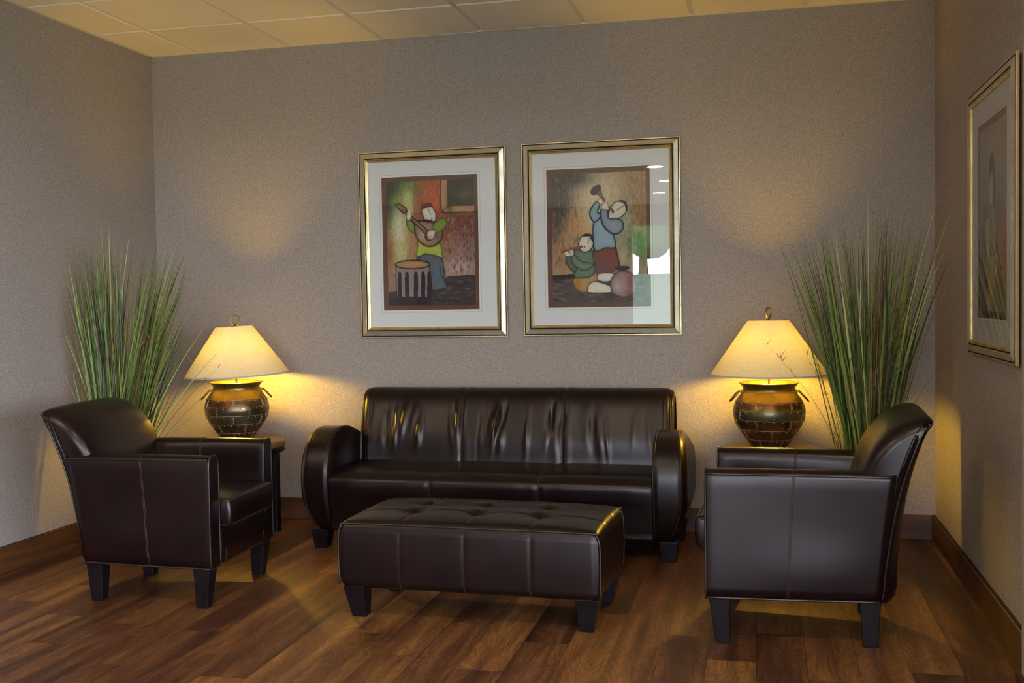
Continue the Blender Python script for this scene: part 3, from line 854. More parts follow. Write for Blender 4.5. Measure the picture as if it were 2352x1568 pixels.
for sx in (-1, 1):
    for sy in (-1, 1):
        v, f = leg(.139, .094, .060, -sx * .012, -sy * .012); v = [(x + sx * .505, y + sy * .218, z) for x, y, z in v]
        bevel(mesh('leg', v, f, M['darkwood'], ott, False), .003, 2)
MB().box(-.45, .45, -.20, .20, .118, .137).build('underside_board', M['darkwood'], ott)

# ------------------------------------------------------------------ side tables
def make_table():
    t = empty('side_table', (0, 0, 0))
    v, f = lathe([(.0005, .54), (.250, .54), (.261, .536), (.265, .528), (.265, .503), (.261, .498), (.0005, .498)], 72); mesh('table_top', v, f, M['table'], t)
    v, f = lathe([(.0005, .4985), (.250, .4985), (.256, .494), (.258, .470), (.250, .464), (.0005, .464)], 72); mesh('apron', v, f, M['darkwood'], t)
    for k in range(4):
        a = k * PI / 2; v, f = leg(.466, .055, .055)
        o = mesh('leg', [(x + .212 * math.cos(a), y + .212 * math.sin(a), z) for x, y, z in v], f, M['darkwood'], t, False); bevel(o, .003, 2)
    return t
tabA = make_table(); tabB = copy_tree(tabA)
tabA.location = (.735, -.36, 0); tag(tabA, 'round wooden side table behind the left armchair', 'side table', 'round side tables under the lamps')
tabB.location = (3.805, -.36, 0); tag(tabB, 'round wooden side table behind the right armchair', 'side table', 'round side tables under the lamps')

# ------------------------------------------------------------------ table lamps
SH_Z0, SH_Z1, SH_R0, SH_R1 = .385, .672, .305, .105     # above the table top
def vase_r(z):
    pts = [(0, .086), (.012, .094), (.05, .122), (.09, .150), (.13, .172), (.17, .184), (.20, .185), (.235, .178), (.262, .163), (.285, .145), (.300, .134), (.315, .133), (.328, .140), (.342, .153)]
    return float(np.interp(z, [p[0] for p in pts], [p[1] for p in pts]))
VC = catmull([(r, z) for z, r in [(0, .086), (.010, .092), (.05, .121), (.09, .149), (.13, .172), (.17, .184), (.20, .185), (.235, .177), (.262, .162), (.285, .145), (.300, .135), (.315, .133), (.330, .141), (.343, .154)]], 90, False)
def vr(z): return float(np.interp(z, VC[:, 1], VC[:, 0]))
BANDS = [0.006, .052, .104, .156, .206, .250]
def make_lamp(seed, spin):
    rg = random.Random(seed)
    t = empty('table_lamp', (0, 0, 0))
    n = 144; prof = [(r, z) for r, z in VC] + [(.150, .346), (.146, .342), (.136, .328), (.128, .314), (.131, .298), (.140, .284), (.0005, .280)]
    v, f = lathe(prof, n); mi = []
    v.append((0, 0, 0)); f += [(k, len(v) - 1, (k + 1) % n) for k in range(n)]
    npl = [6, 6, 6, 6, 6]; offs = [rg.random() for _ in range(5)]; cols = [[rg.choice([1, 2, 3, 1, 2]) for _ in range(6)] for _ in range(5)]
    offs = [spin + (.0 if b % 2 == 0 else .5) + rg.uniform(-.08, .08) for b in range(5)]
    if seed == 1: cols = [[1] * 6, [1, 1, 2, 1, 1, 3], [3, 3, 1, 3, 3, 1], [1] * 6, [2, 1, 2, 2, 1, 2]]
    else: cols = [[1, 2, 1, 1, 2, 1], [2] * 6, [2, 2, 1, 2, 2, 2], [3] * 6, [2] * 6]
    for q in f[:-n]:
        zc = sum(v[i][2] for i in q) / 4; xc = sum(v[i][0] for i in q) / 4; yc = sum(v[i][1] for i in q) / 4
        i0 = q[0] // n
        if zc > BANDS[-1] or i0 >= 89: mi.append(0); continue
        b = max(k for k in range(6) if BANDS[k] <= max(zc, BANDS[0]) + 1e-6); b = min(b, 4)
        a = (math.atan2(yc, xc) / (2 * PI) * 6 - offs[b]) % 6; mi.append(cols[b][int(a) % 6])
    mi += [0] * n
    vase = mesh('vase_body', v, f, [M['brass'], M['bronze'], M['copper'], M['olive']], t, True, mi)
    # plate joints and rivets
    mb = MB()
    for z in BANDS + [.262 + .038]:
        rr = vr(z) + .0006
        a, b_ = tube([(rr * math.cos(q), rr * math.sin(q), z + .0006 * math.sin(9 * q)) for q in np.linspace(0, 2 * PI, 72, endpoint=False)], .0016, 5, True); mb.add(a, b_)
    def rivet(a, z):
        r = vr(z); ca, sa = math.cos(a), math.sin(a); dz = (vr(z + .004) - vr(z - .004)) / .008
        nn = np.array([ca, sa, -dz]); nn /= np.linalg.norm(nn); tt = np.array([-sa, ca, 0]); bb = np.cross(nn, tt); c = np.array([r * ca, r * sa, z])
        vv = []; ff = []
        for (rad, h) in ((.0038, -.0005), (.0034, .0016), (.0018, .0028)):
            for k in range(8): q = 2 * PI * k / 8; vv.append(c + rad * (math.cos(q) * tt + math.sin(q) * bb) + h * nn)
        vv.append(c + .0032 * nn)
        for i in range(2):
            for k in range(8): a_ = i * 8 + k; b2 = i * 8 + (k + 1) % 8; ff.append((a_, b2, b2 + 8, a_ + 8))
        ff += [(16 + k, 16 + (k + 1) % 8, 24) for k in range(8)]; mb.add(vv, ff)
    for b in range(5):
        z0, z1 = BANDS[b], BANDS[b + 1]
        for k in range(6):
            a = (k + offs[b]) / 6 * 2 * PI
            pts = [((vr(z) + .0006) * math.cos(a), (vr(z) + .0006) * math.sin(a), z) for z in np.linspace(z0, z1, 7)]
            q1, q2 = tube(pts, .0014, 5); mb.add(q1, q2)
            for j in (1, 2, 3): rivet(a + .045, z0 + (z1 - z0) * j / 4)
            for j in range(1, 4): rivet(a + (2 * PI / 6) * j / 4, z1 - .008)
    mb.build('riveted_joints', M['joint'], vase, True)
    # ring handles
    for s in (1, -1):
        rh = .036; mb = MB()
        c0 = np.array([s * (.141), 0, .296]); dirv = np.array([s * math.sin(math.radians(42)), 0, -math.cos(math.radians(42))]); side = np.array([0, 1.0, 0])
        cc = c0 + np.array([s * .012, 0, .004]) + dirv * rh
        pts = [cc + rh * (math.cos(q) * dirv + math.sin(q) * side) for q in np.linspace(0, 2 * PI, 36, endpoint=False)]
        a, b_ = tube(pts, .0048, 8, True); mb.add(a, b_)
        ring = mb.build('ring_handle', M['bronze'], t, True)
        lug = MB(); pts = [c0 + np.array([s * (-.012 + .016 * math.sin(q)), .0, .010 * math.cos(q)]) for q in np.linspace(0, PI, 9)]
        a, b_ = tube(pts, .0045, 8); lug.add(a, b_); lug.build('handle_lug', M['brass'], ring, True)
    # stem, socket, bulb, harp
    v, f = lathe([(.0005, .278), (.010, .278), (.008, .29), (.006, .30), (.006, .38), (.014, .385), (.016, .40), (.016, .436), (.0005, .437)], 20); mesh('stem', v, f, M['brass'], t)
    bp = [(.012, .436), (.016, .450), (.026, .470), (.031, .490), (.029, .508), (.018, .522), (.0005, .527)]
    v, f = lathe(bp, 24); mesh('bulb', v, f, M['bulb'], t)
    mb = MB()
    pts = [(0, .062 * math.sin(q) , .40 + .272 * (1 - math.cos(q)) / 2 * 1.0) for q in np.linspace(0, PI, 20)]
    for s in (-1, 1):
        P = [(0, s * y, z) for (_, y, z) in pts]; a, b_ = tube(P, .0016, 5); mb.add(a, b_)
    for q in (0, 2 * PI / 3, 4 * PI / 3):
        a, b_ = tube([(0, 0, .670), (.05 * math.cos(q + .4), .05 * math.sin(q + .4), .668), ((SH_R1 - .001) * math.cos(q + .4), (SH_R1 - .001) * math.sin(q + .4), .672)], .0015, 5); mb.add(a, b_)
    mb.build('harp', M['brass'], t, True)
    # shade
    sh = empty('lamp_shade', (0, 0, 0)); sh.parent = t
    v, f = lathe([(SH_R0 + (SH_R1 - SH_R0) * q, SH_Z0 + (SH_Z1 - SH_Z0) * q) for q in np.linspace(0, 1, 12)], 96)
    shade = mesh('shade_cone', v, f, M['shade'], t)
    COLrm = sh; bpy.data.objects.remove(sh)
    shade.name = 'lamp_shade'
    mb = MB()
    for (r, z) in ((SH_R0, SH_Z0), (SH_R1, SH_Z1)):
        v, f = lathe([(r + .0015, z - .001), (r - .0035, z + .0075 if z < .5 else z - .0075), (r - .005, z + .0075 if z < .5 else z - .0075), (r - .002, z - .001), (r + .0015, z - .001)], 96); mb.add(v, f)
    mb.build('shade_trim', M['trimw'], shade, True)
    # finial
    mb = MB(); v, f = lathe([(.0005, .668), (.010, .668), (.012, .673), (.007, .678), (.006, .684), (.0005, .685)], 16); mb.add(v, f)
    a, b_ = tube([(.0265 * math.sin(q), 0, .709 - .0265 * math.cos(q)) for q in np.linspace(0, 2 * PI, 32, endpoint=False)], .0042, 8, True); mb.add(a, b_)
    fin = mb.build('finial_ring', M['brass'], t, True)
    return t, fin, shade
lampA, finA, shA = make_lamp(1, .30)
lampA.location = (.732, -.38, .54); lampA.rotation_euler = (0, 0, math.radians(28))
tag(lampA, 'riveted metal vase lamp with tilted lit shade, beside the left potted grass', 'table lamp', 'table lamps flanking the sofa')
# this shade sits a little askew: lower on the left
ax = Matrix.Rotation(math.radians(-28), 4, 'Z')
piv = Matrix.Translation((0, 0, .53))
shA.matrix_local = piv @ Matrix.Rotation(math.radians(-2.3), 4, 'Y') @ piv.inverted()
finA.rotation_euler = (0, 0, 0)
lampB, finB, shB = make_lamp(2, .05)
lampB.location = (3.790, -.38, .54); lampB.rotation_euler = (0, 0, math.radians(4))
finB.rotation_euler = (0, 0, math.radians(58))
tag(lampB, 'riveted metal vase lamp with level lit shade, beside the right potted grass', 'table lamp', 'table lamps flanking the sofa')
M['bulb'].node_tree.nodes['Principled BSDF'].inputs['Emission Strength'].default_value = LAMP_POWER / (4 * PI * PI * .029 ** 2) * 1.0

# ------------------------------------------------------------------ potted grasses
def hasattr_color(me, name, arr):
    a = me.color_attributes.new(name, 'FLOAT_COLOR', 'POINT'); a.data.foreach_set('color', arr.astype(np.float32).ravel())

def make_grass(name, loc, label, clusters, stray, seed, xmin, xmax, ymin, ymax):
    rg = np.random.RandomState(seed)
    root = empty('potted_grass', loc, 0, label, 'potted plant', 'artificial grasses in the corners')
    v, f = lathe([(.0005, 0), (.095, 0), (.10, .01), (.125, .26), (.132, .27), (.132, .29), (.122, .29), (.118, .27), (.0005, .262)], 40); mesh('pot', v, f, M['pot'], root)
    v, f = lathe([(.0005, .272), (.06, .270), (.117, .262)], 30); mesh('moss', v, f, M['soil'], root)
    def ribbon(lst, p0, p1, bend, wmax, tint, tipdroop=0.0, nseg=12):
        verts, faces, cols = lst
        p0 = np.array(p0); p1 = np.array(p1); side = rg.uniform(-.5, .5); d = p1 - p0; L = np.linalg.norm(d)
        # control: starts steep, leans out towards the tip
        c = p0 + np.array([d[0] * (.5 - bend), d[1] * (.5 - bend), d[2] * .55])
        pts = []
        for t in np.linspace(0, 1, nseg + 1):
            q = (1 - t) ** 2 * p0 + 2 * t * (1 - t) * c + t * t * p1; q[2] -= tipdroop * t ** 3; pts.append(q)
        pts = np.array(pts)
        pts[:, 0] = np.clip(pts[:, 0], xmin - loc[0], xmax - loc[0]); pts[:, 1] = np.clip(pts[:, 1], ymin - loc[1], ymax - loc[1])
        T = np.gradient(pts, axis=0); T /= np.linalg.norm(T, axis=1, keepdims=True)
        a = rg.uniform(0, PI); ref = np.array([math.cos(a), math.sin(a), 0]); b = len(verts)
        for i, p in enumerate(pts):
            t = i / nseg; w = wmax * (min(1, .55 + t * 1.8)) * (1 - t ** 3.2) * .5 + .0003
            n_ = np.cross(T[i], ref); n_ /= max(np.linalg.norm(n_), 1e-6); m_ = np.cross(n_, T[i])
            verts.append(tuple(p - n_ * w)); verts.append(tuple(p + m_ * w * .35)); verts.append(tuple(p + n_ * w))
            k = min(1, max(0, tint + rg.uniform(-.02, .02)))
            cols += [(k, k, k, 1)] * 3
        for i in range(nseg):
            for j in (0, 1):
                q = b + i * 3 + j; faces.append((q, q + 1, q + 4, q + 3))
    fol = ([], [], []); stem = ([], [], [])
    for (n, cx_, cz_, sx_, sz_, sy_, straw) in clusters:
        for k in range(n):
            a = rg.uniform(0, 2 * PI); r = .078 * math.sqrt(rg.rand())
            tx = cx_ + sx_ * np.clip(rg.randn(), -1.9, 1.9); tz = cz_ - abs(rg.randn()) * sz_ + .03 * rg.randn(); ty = sy_ * rg.uniform(-1, 1)
            bx = .6 * (tx - loc[0]) * .25
            p0 = (r * math.cos(a) + bx * .35, r * math.sin(a), .265); p1 = (tx - loc[0], ty, max(.75, tz))
            if rg.rand() < straw: ribbon(stem, p0, p1, rg.uniform(.0, .2), rg.uniform(.002, .0035), rg.rand())
            else: ribbon(fol, p0, p1, rg.uniform(.0, .14), rg.choice([.004, .006, .008, .010, .013]), float(np.clip(.34 + .27 * rg.randn(), 0, 1)), rg.choice([0, 0, 0, .03]))
    for (tx, tz, ty, w, kind, droop) in stray:
        p0 = ((tx - loc[0]) * .12, ty * .1, .265); p1 = (tx - loc[0], ty, tz + droop)
        ribbon(stem if kind else fol, p0, p1, .25, w, .75 if not kind else .4, droop, 20)
    # seed heads: short side twigs on the dry stems
    ns = len(stem[0]) // 39
    base_v = list(stem[0])
    for s_ in range(0, max(0, ns)):
        for k in range(7):
            i = rg.randint(5, 12); idx = s_ * 39 + i * 3
            if idx + 1 >= len(base_v): continue
            p = np.array(base_v[idx + 1]); q = p + np.array([rg.uniform(-.03, .03), rg.uniform(-.03, .03), rg.uniform(.01, .05)])
            ribbon(stem, p, q, .1, .0026, rg.uniform(.3, 1), 0, 3)
    for nm, lst, mt in (('foliage', fol, M['blade']), ('dry_stems', stem, M['straw'])):
        if not lst[0]: continue
        o = mesh(nm, lst[0], lst[1], mt, root); hasattr_color(o.data, 'tint', np.array(lst[2])); o['kind'] = 'stuff'
    return root
make_grass('l', (.325, -1.0, 0), 'tall green artificial grass behind the left armchair', [
    (230, .26, 1.72, .095, .30, .10, .26), (140, .30, 1.38, .12, .20, .10, .4), (150, .67, 1.66, .07, .26, .12, .24), (90, .60, 1.35, .09, .18, .12, .4), (22, .15, 1.55, .04, .2, .08, .1)],
    [(.08, 1.55, -.05, .006, 0, 0), (.07, 1.20, -.05, .007, 0, 0), (.95, 1.27, -.05, .006, 0, 0), (1.03, 1.12, -.08, .008, 0, 0), (.94, .93, .05, .008, 0, .0), (1.0, .85, -.05, .005, 0, .06), (.86, 1.45, 0, .005, 0, 0), (.90, 1.00, .1, .004, 1, 0),
     (.08, .95, 0, .003, 1, .05), (.33, 1.77, 0, .012, 0, 0), (.25, 1.78, .05, .008, 0, 0), (.74, 1.68, 0, .010, 0, 0), (.80, 1.62, 0, .009, 0, 0)], 11, .015, 3, -1.5, -.3)
make_grass('r', (4.265, -.70, 0), 'tall green artificial grass between the right armchair and the wall corner', [
    (95, 4.06, 1.72, .10, .32, .12, .18), (125, 4.33, 1.76, .10, .32, .12, .3), (85, 4.47, 1.70, .085, .30, .10, .4), (120, 4.27, 1.35, .12, .2, .12, .45), (14, 3.93, 1.60, .05, .1, .10, .1)],
    [(3.83, 1.72, -.05, .006, 0, 0), (3.95, 1.81, 0, .009, 0, 0), (4.10, 1.84, 0, .006, 0, 0), (4.26, 1.85, 0, .008, 0, 0), (4.31, 1.84, 0, .012, 0, 0), (4.28, 1.83, .05, .011, 0, 0), (4.57, 1.80, -.1, .006, 0, 0), (4.63, 1.76, -.15, .009, 0, 0),
     (3.86, 1.55, 0, .003, 1, 0), (3.84, 1.28, -.1, .003, 1, 0), (3.78, 1.10, -.10, .003, 1, .05), (3.85, 1.02, -.12, .003, 1, .05), (4.60, 1.55, -.1, .005, 0, .06), (4.56, .80, -.25, .007, 0, .12), (4.62, 1.4, -.2, .003, 1, .1), (4.60, 1.02, -.1, .003, 1, .1)], 23, 3.5, W - .01, -1.25, -.06)

# ------------------------------------------------------------------ pastel pictures
class Canvas:
    """a small painting on a grid, painted with soft regions, fills and strokes"""
    def __init__(s, w, h, corners, seed):
        s.w, s.h = w, h; s.c = corners; s.img = np.zeros((h, w, 3)); s.rg = np.random.RandomState(seed)
        s.X, s.Y = np.meshgrid(np.arange(w) + .5, np.arange(h) + .5)
    def m(s, p):   # photo crop coordinates -> grid
        (x0, y0), (x1, y1), (x2, y2), (x3, y3) = s.c; x, y = p
        u = v = .5
        for _ in range(8):
            xa = x0 + (x3 - x0) * v; xb = x1 + (x2 - x1) * v; u = (x - xa) / (xb - xa)
            ya = y0 + (y1 - y0) * u; yb = y3 + (y2 - y3) * u; v = (y - ya) / (yb - ya)
        return np.array([u * s.w, v * s.h])
    def sm(s, sc):   # smooth noise field
        gh, gw = int(s.h / sc[1]) + 3, int(s.w / sc[0]) + 3; g = s.rg.rand(gh, gw)
        yy = s.Y / sc[1]; xx = s.X / sc[0]; yi = yy.astype(int); xi = xx.astype(int); fy = yy - yi; fx = xx - xi
        return g[yi, xi] * (1 - fx) * (1 - fy) + g[yi, xi + 1] * fx * (1 - fy) + g[yi + 1, xi] * (1 - fx) * fy + g[yi + 1, xi + 1] * fx * fy
    def blob(s, p, r, col, k=1.0):
        c = s.m(p); rx = r[0] * s.w / (s.c[1][0] - s.c[0][0]); ry = r[1] * s.h / (s.c[3][1] - s.c[0][1])
        a = np.clip(np.exp(-(((s.X - c[0]) / rx) ** 2 + ((s.Y - c[1]) / ry) ** 2)) * k, 0, 1)[..., None]
        s.img = s.img * (1 - a) + np.array(col) * a
    def mask(s, pts):
        P = np.array([s.m(p) for p in pts]); inside = np.zeros((s.h, s.w), bool); n = len(P); j = n - 1
        for i in range(n):
            xi, yi = P[i]; xj, yj = P[j]
            if yi != yj:
                cnd = ((yi > s.Y) != (yj > s.Y)) & (s.X < (xj - xi) * (s.Y - yi) / (yj - yi) + xi); inside ^= cnd
            j = i
        return inside
    def poly(s, pts, col, shade=None, line=None, curve=True, lw=1.0, light=None):
        if curve: pts = [tuple(q) for q in catmull(pts, max(24, len(pts) * 5))]
        mk = s.mask(pts); base = np.array(col, float)
        if mk.any():
            nz = (s.sm((3, 3)) - .5) * 16
            s.img[mk] = (base + nz[mk][:, None])
            if shade is not None:      # darker pastel towards the outline
                P = np.array([s.m(p) for p in pts]); ys, xs = np.nonzero(mk)
                d = np.min(np.hypot(xs[:, None] + .5 - P[None, :, 0], ys[:, None] + .5 - P[None, :, 1]), axis=1)
                a = np.exp(-d / (s.w * .022))[:, None] * .75; s.img[ys, xs] = s.img[ys, xs] * (1 - a) + np.array(shade) * a
        if line is not None: s.line(list(pts) + [pts[0]], line, lw)
    def line(s, pts, col, lw=1.0, curve=False):
        if curve: pts = [tuple(q) for q in catmull(pts, len(pts) * 8, False)]
        P = np.array([s.m(p) for p in pts])
        for a, b in zip(P[:-1], P[1:]):
            x0, x1 = sorted((a[0], b[0])); y0, y1 = sorted((a[1], b[1])); pad = lw + 1
            i0, i1 = int(max(0, y0 - pad)), int(min(s.h, y1 + pad + 1)); j0, j1 = int(max(0, x0 - pad)), int(min(s.w, x1 + pad + 1))
            if i1 <= i0 or j1 <= j0: continue
            X = s.X[i0:i1, j0:j1]; Y = s.Y[i0:i1, j0:j1]; d = b - a; L2 = max(d @ d, 1e-9)
            t = np.clip(((X - a[0]) * d[0] + (Y - a[1]) * d[1]) / L2, 0, 1); D = np.hypot(X - a[0] - t * d[0], Y - a[1] - t * d[1])
            al = np.clip(lw - D + .3, 0, 1)[..., None] * .85
            s.img[i0:i1, j0:j1] = s.img[i0:i1, j0:j1] * (1 - al) + np.array(col) * al
    def ell(s, c, r, rot=0, n=28):
        q = np.linspace(0, 2 * PI, n, endpoint=False); cr, sr = math.cos(rot), math.sin(rot)
        return [(c[0] + r[0] * math.cos(t) * cr - r[1] * math.sin(t) * sr, c[1] + r[0] * math.cos(t) * sr + r[1] * math.sin(t) * cr) for t in q]
    def grain(s, k=26):
        n = (s.sm((1.3, 4)) - .5) * k + (s.sm((2, 9)) - .5) * k * .7 + (s.rg.rand(s.h, s.w) - .5) * k * .5
        s.img += n[..., None]
    def mesh(s, name, wid, hei, parent, y):
        nx, ny = s.w, s.h
        xs = np.linspace(-wid / 2, wid / 2, nx); zs = np.linspace(hei / 2, -hei / 2, ny)
        v = [(x, y, z) for z in zs for x in xs]; f = [(j * nx + i, (j + 1) * nx + i, (j + 1) * nx + i + 1, j * nx + i + 1) for j in range(ny - 1) for i in range(nx - 1)]
        o = mesh(name, v, f, M['paint'], parent, False)
        c = np.ones((ny * nx, 4)); c[:, :3] = lin(np.clip(s.img, 0, 255).reshape(-1, 3)); hasattr_color(o.data, 'paint', c)
        return o

def painting_mandolin():
    C = Canvas(190, 270, [(118, 122), (1055, 88), (1070, 1440), (140, 1447)], 1)
    C.img[:] = (150, 122, 100)
    B = C.blob
    B((560, 250), (260, 330), (168, 82, 50), 1.3); B((640, 350), (120, 160), (190, 88, 48), .8); B((450, 300), (90, 400), (138, 96, 66), .6)
    C.img[C.mask([(100, 60), (412, 60), (412, 560), (300, 1100), (100, 1100)])] = (176, 176, 128)
    B((160, 180), (170, 210), (34, 42, 46), 1.6); B((330, 170), (110, 120), (84, 110, 46), 1.0); B((150, 480), (70, 220), (48, 66, 48), 1.2); B((250, 300), (80, 60), (110, 140, 40), .8)
    B((250, 640), (110, 260), (205, 208, 168), 1.0); B((350, 300), (60, 120), (196, 192, 130), .9); B((280, 860), (90, 130), (188, 188, 132), .8)
    B((150, 900), (60, 260), (150, 92, 46), 1.0); B((380, 700), (70, 200), (176, 128, 84), .8); B((200, 1180), (120, 150), (150, 128, 100), .7)
    B((900, 620), (230, 200), (110, 52, 38), 1.0); B((820, 800), (120, 260), (160, 124, 102), .7); B((960, 860), (120, 200), (138, 110, 112), .8); B((880, 1040), (160, 80), (190, 166, 152), .9); B((760, 640), (60, 150), (140, 84, 60), .8)
    for k in range(160): x, y = C.rg.uniform(740, 1060), C.rg.uniform(480, 1100); B((x, y), (7, 18), (70, 48, 46) if C.rg.rand() > .45 else (186, 158, 156), .55)
    C.grain(30)
    # dark ground
    C.poly([(100, 1330), (250, 1280), (600, 1290), (740, 1150), (880, 1128), (1100, 1150), (1120, 1500), (80, 1500)], (56, 50, 54))
    for k in range(60): B((C.rg.uniform(560, 1060), C.rg.uniform(1170, 1430)), (30, 9), (112, 100, 104) if C.rg.rand() > .5 else (34, 28, 34), .6)
    # picture on the painted wall
    C.poly([(706, 60), (1100, 60), (1100, 445), (720, 448), (706, 400)], (176, 136, 100), (84, 62, 48), (36, 28, 28), False, 1.3)
    C.poly([(776, 60), (1100, 60), (1100, 372), (782, 376)], (50, 52, 46), (26, 28, 30), (30, 30, 28), False, 1.2)
    B((960, 250), (70, 50), (92, 98, 76), .9); B((900, 160), (90, 60), (46, 44, 52), .9); B((800, 330), (30, 120), (36, 52, 34), .9)
    C.line([(722, 445), (782, 376)], (40, 30, 28), 1.2)
    # trousers, shirt
    C.poly([(450, 930), (540, 890), (640, 905), (722, 945), (736, 1060), (745, 1150), (770, 1255), (610, 1285), (590, 1100), (560, 980), (450, 950)], (92, 106, 116), (52, 60, 70), (30, 32, 38), False, 1.3)
    C.line([(690, 1000), (700, 1100), (768, 1252)], (44, 52, 62), 1.0)
    C.poly([(462, 760), (700, 780), (722, 935), (640, 905), (540, 888), (444, 925)], (176, 190, 78), (120, 140, 48), (64, 70, 40), False, 1.0)
    # arms and body of the mandolin
    C.poly([(338, 520), (372, 525), (425, 580), (425, 668), (378, 640), (345, 590)], (128, 158, 56), (86, 110, 40), (60, 70, 40))
    C.poly([(430, 560), (500, 535), (560, 545), (640, 560), (715, 640), (715, 720), (660, 790), (600, 812), (530, 800), (470, 750), (435, 680)], (164, 132, 112), (84, 60, 50), (34, 26, 26), True, 1.4)
    B((520, 700), (60, 50), (198, 172, 152), .7); B((660, 700), (40, 40), (96, 72, 66), .7)
    C.poly([(610, 600), (660, 540), (720, 512), (762, 530), (758, 590), (700, 650), (640, 660)], (126, 158, 66), (92, 120, 46), (70, 80, 50))
    # head
    C.poly([(500, 420), (525, 400), (575, 385), (612, 385), (650, 450), (652, 505), (632, 548), (540, 528), (515, 480)], (226, 218, 210), (170, 156, 146), (50, 40, 40), True, 1.2)
    C.poly([(500, 400), (510, 365), (560, 342), (600, 350), (614, 382), (570, 386), (505, 412)], (118, 44, 30), (80, 28, 22), (60, 30, 26))
    C.line([(570, 390), (580, 440), (602, 470)], (60, 50, 50), .8); C.poly(C.ell((611, 515), (8, 12)), (60, 60, 84))
    C.line([(450, 538), (560, 528), (632, 550)], (36, 28, 28), 1.6, True)
    # neck and head of the mandolin
    C.poly([(215, 362), (262, 346), (335, 400), (345, 440), (400, 490), (575, 650), (545, 682), (385, 520), (340, 470), (290, 445)], (140, 108, 86), (86, 62, 50), (34, 26, 26), False, 1.3)
    C.poly(C.ell((580, 705), (42, 42)), (150, 112, 92), (80, 54, 44), (44, 32, 30))
    # hands
    C.poly([(338, 470), (350, 440), (392, 450), (395, 495), (372, 525), (340, 520)], (232, 224, 208), (180, 166, 150), (90, 76, 70))
    for x in (352, 366, 380): C.line([(x, 462), (x + 8, 428)], (214, 204, 188), 1.6)
    C.poly([(560, 660), (600, 635), (645, 640), (640, 690), (612, 735), (575, 735), (558, 700)], (226, 214, 204), (176, 156, 146), (90, 70, 66))
    for x in (572, 588, 604): C.line([(x, 690), (x - 10, 735)], (120, 96, 88), .7)
    # drum
    C.poly([(218, 1020), (585, 1020), (600, 1340), (560, 1400), (240, 1400)], (146, 128, 132), (84, 72, 80), None, False)
    for x in (262, 340, 436, 514, 578): C.poly([(x - 20, 1110), (x, 1085), (x + 20, 1110), (x + 18, 1400), (x - 18, 1400)], (44, 38, 46), (28, 24, 32), None, True)
    C.line([(220, 1020), (226, 1330)], (36, 30, 34), 1.3); C.line([(585, 1020), (592, 1350)], (30, 26, 32), 1.5)
    C.poly(C.ell((400, 1003), (184, 46)), (186, 144, 102), (120, 76, 46), (40, 28, 26), True, 1.4)
    C.poly([(100, 1370), (300, 1345), (560, 1355), (620, 1500), (100, 1500)], (40, 34, 40), None, None, False)
    return C

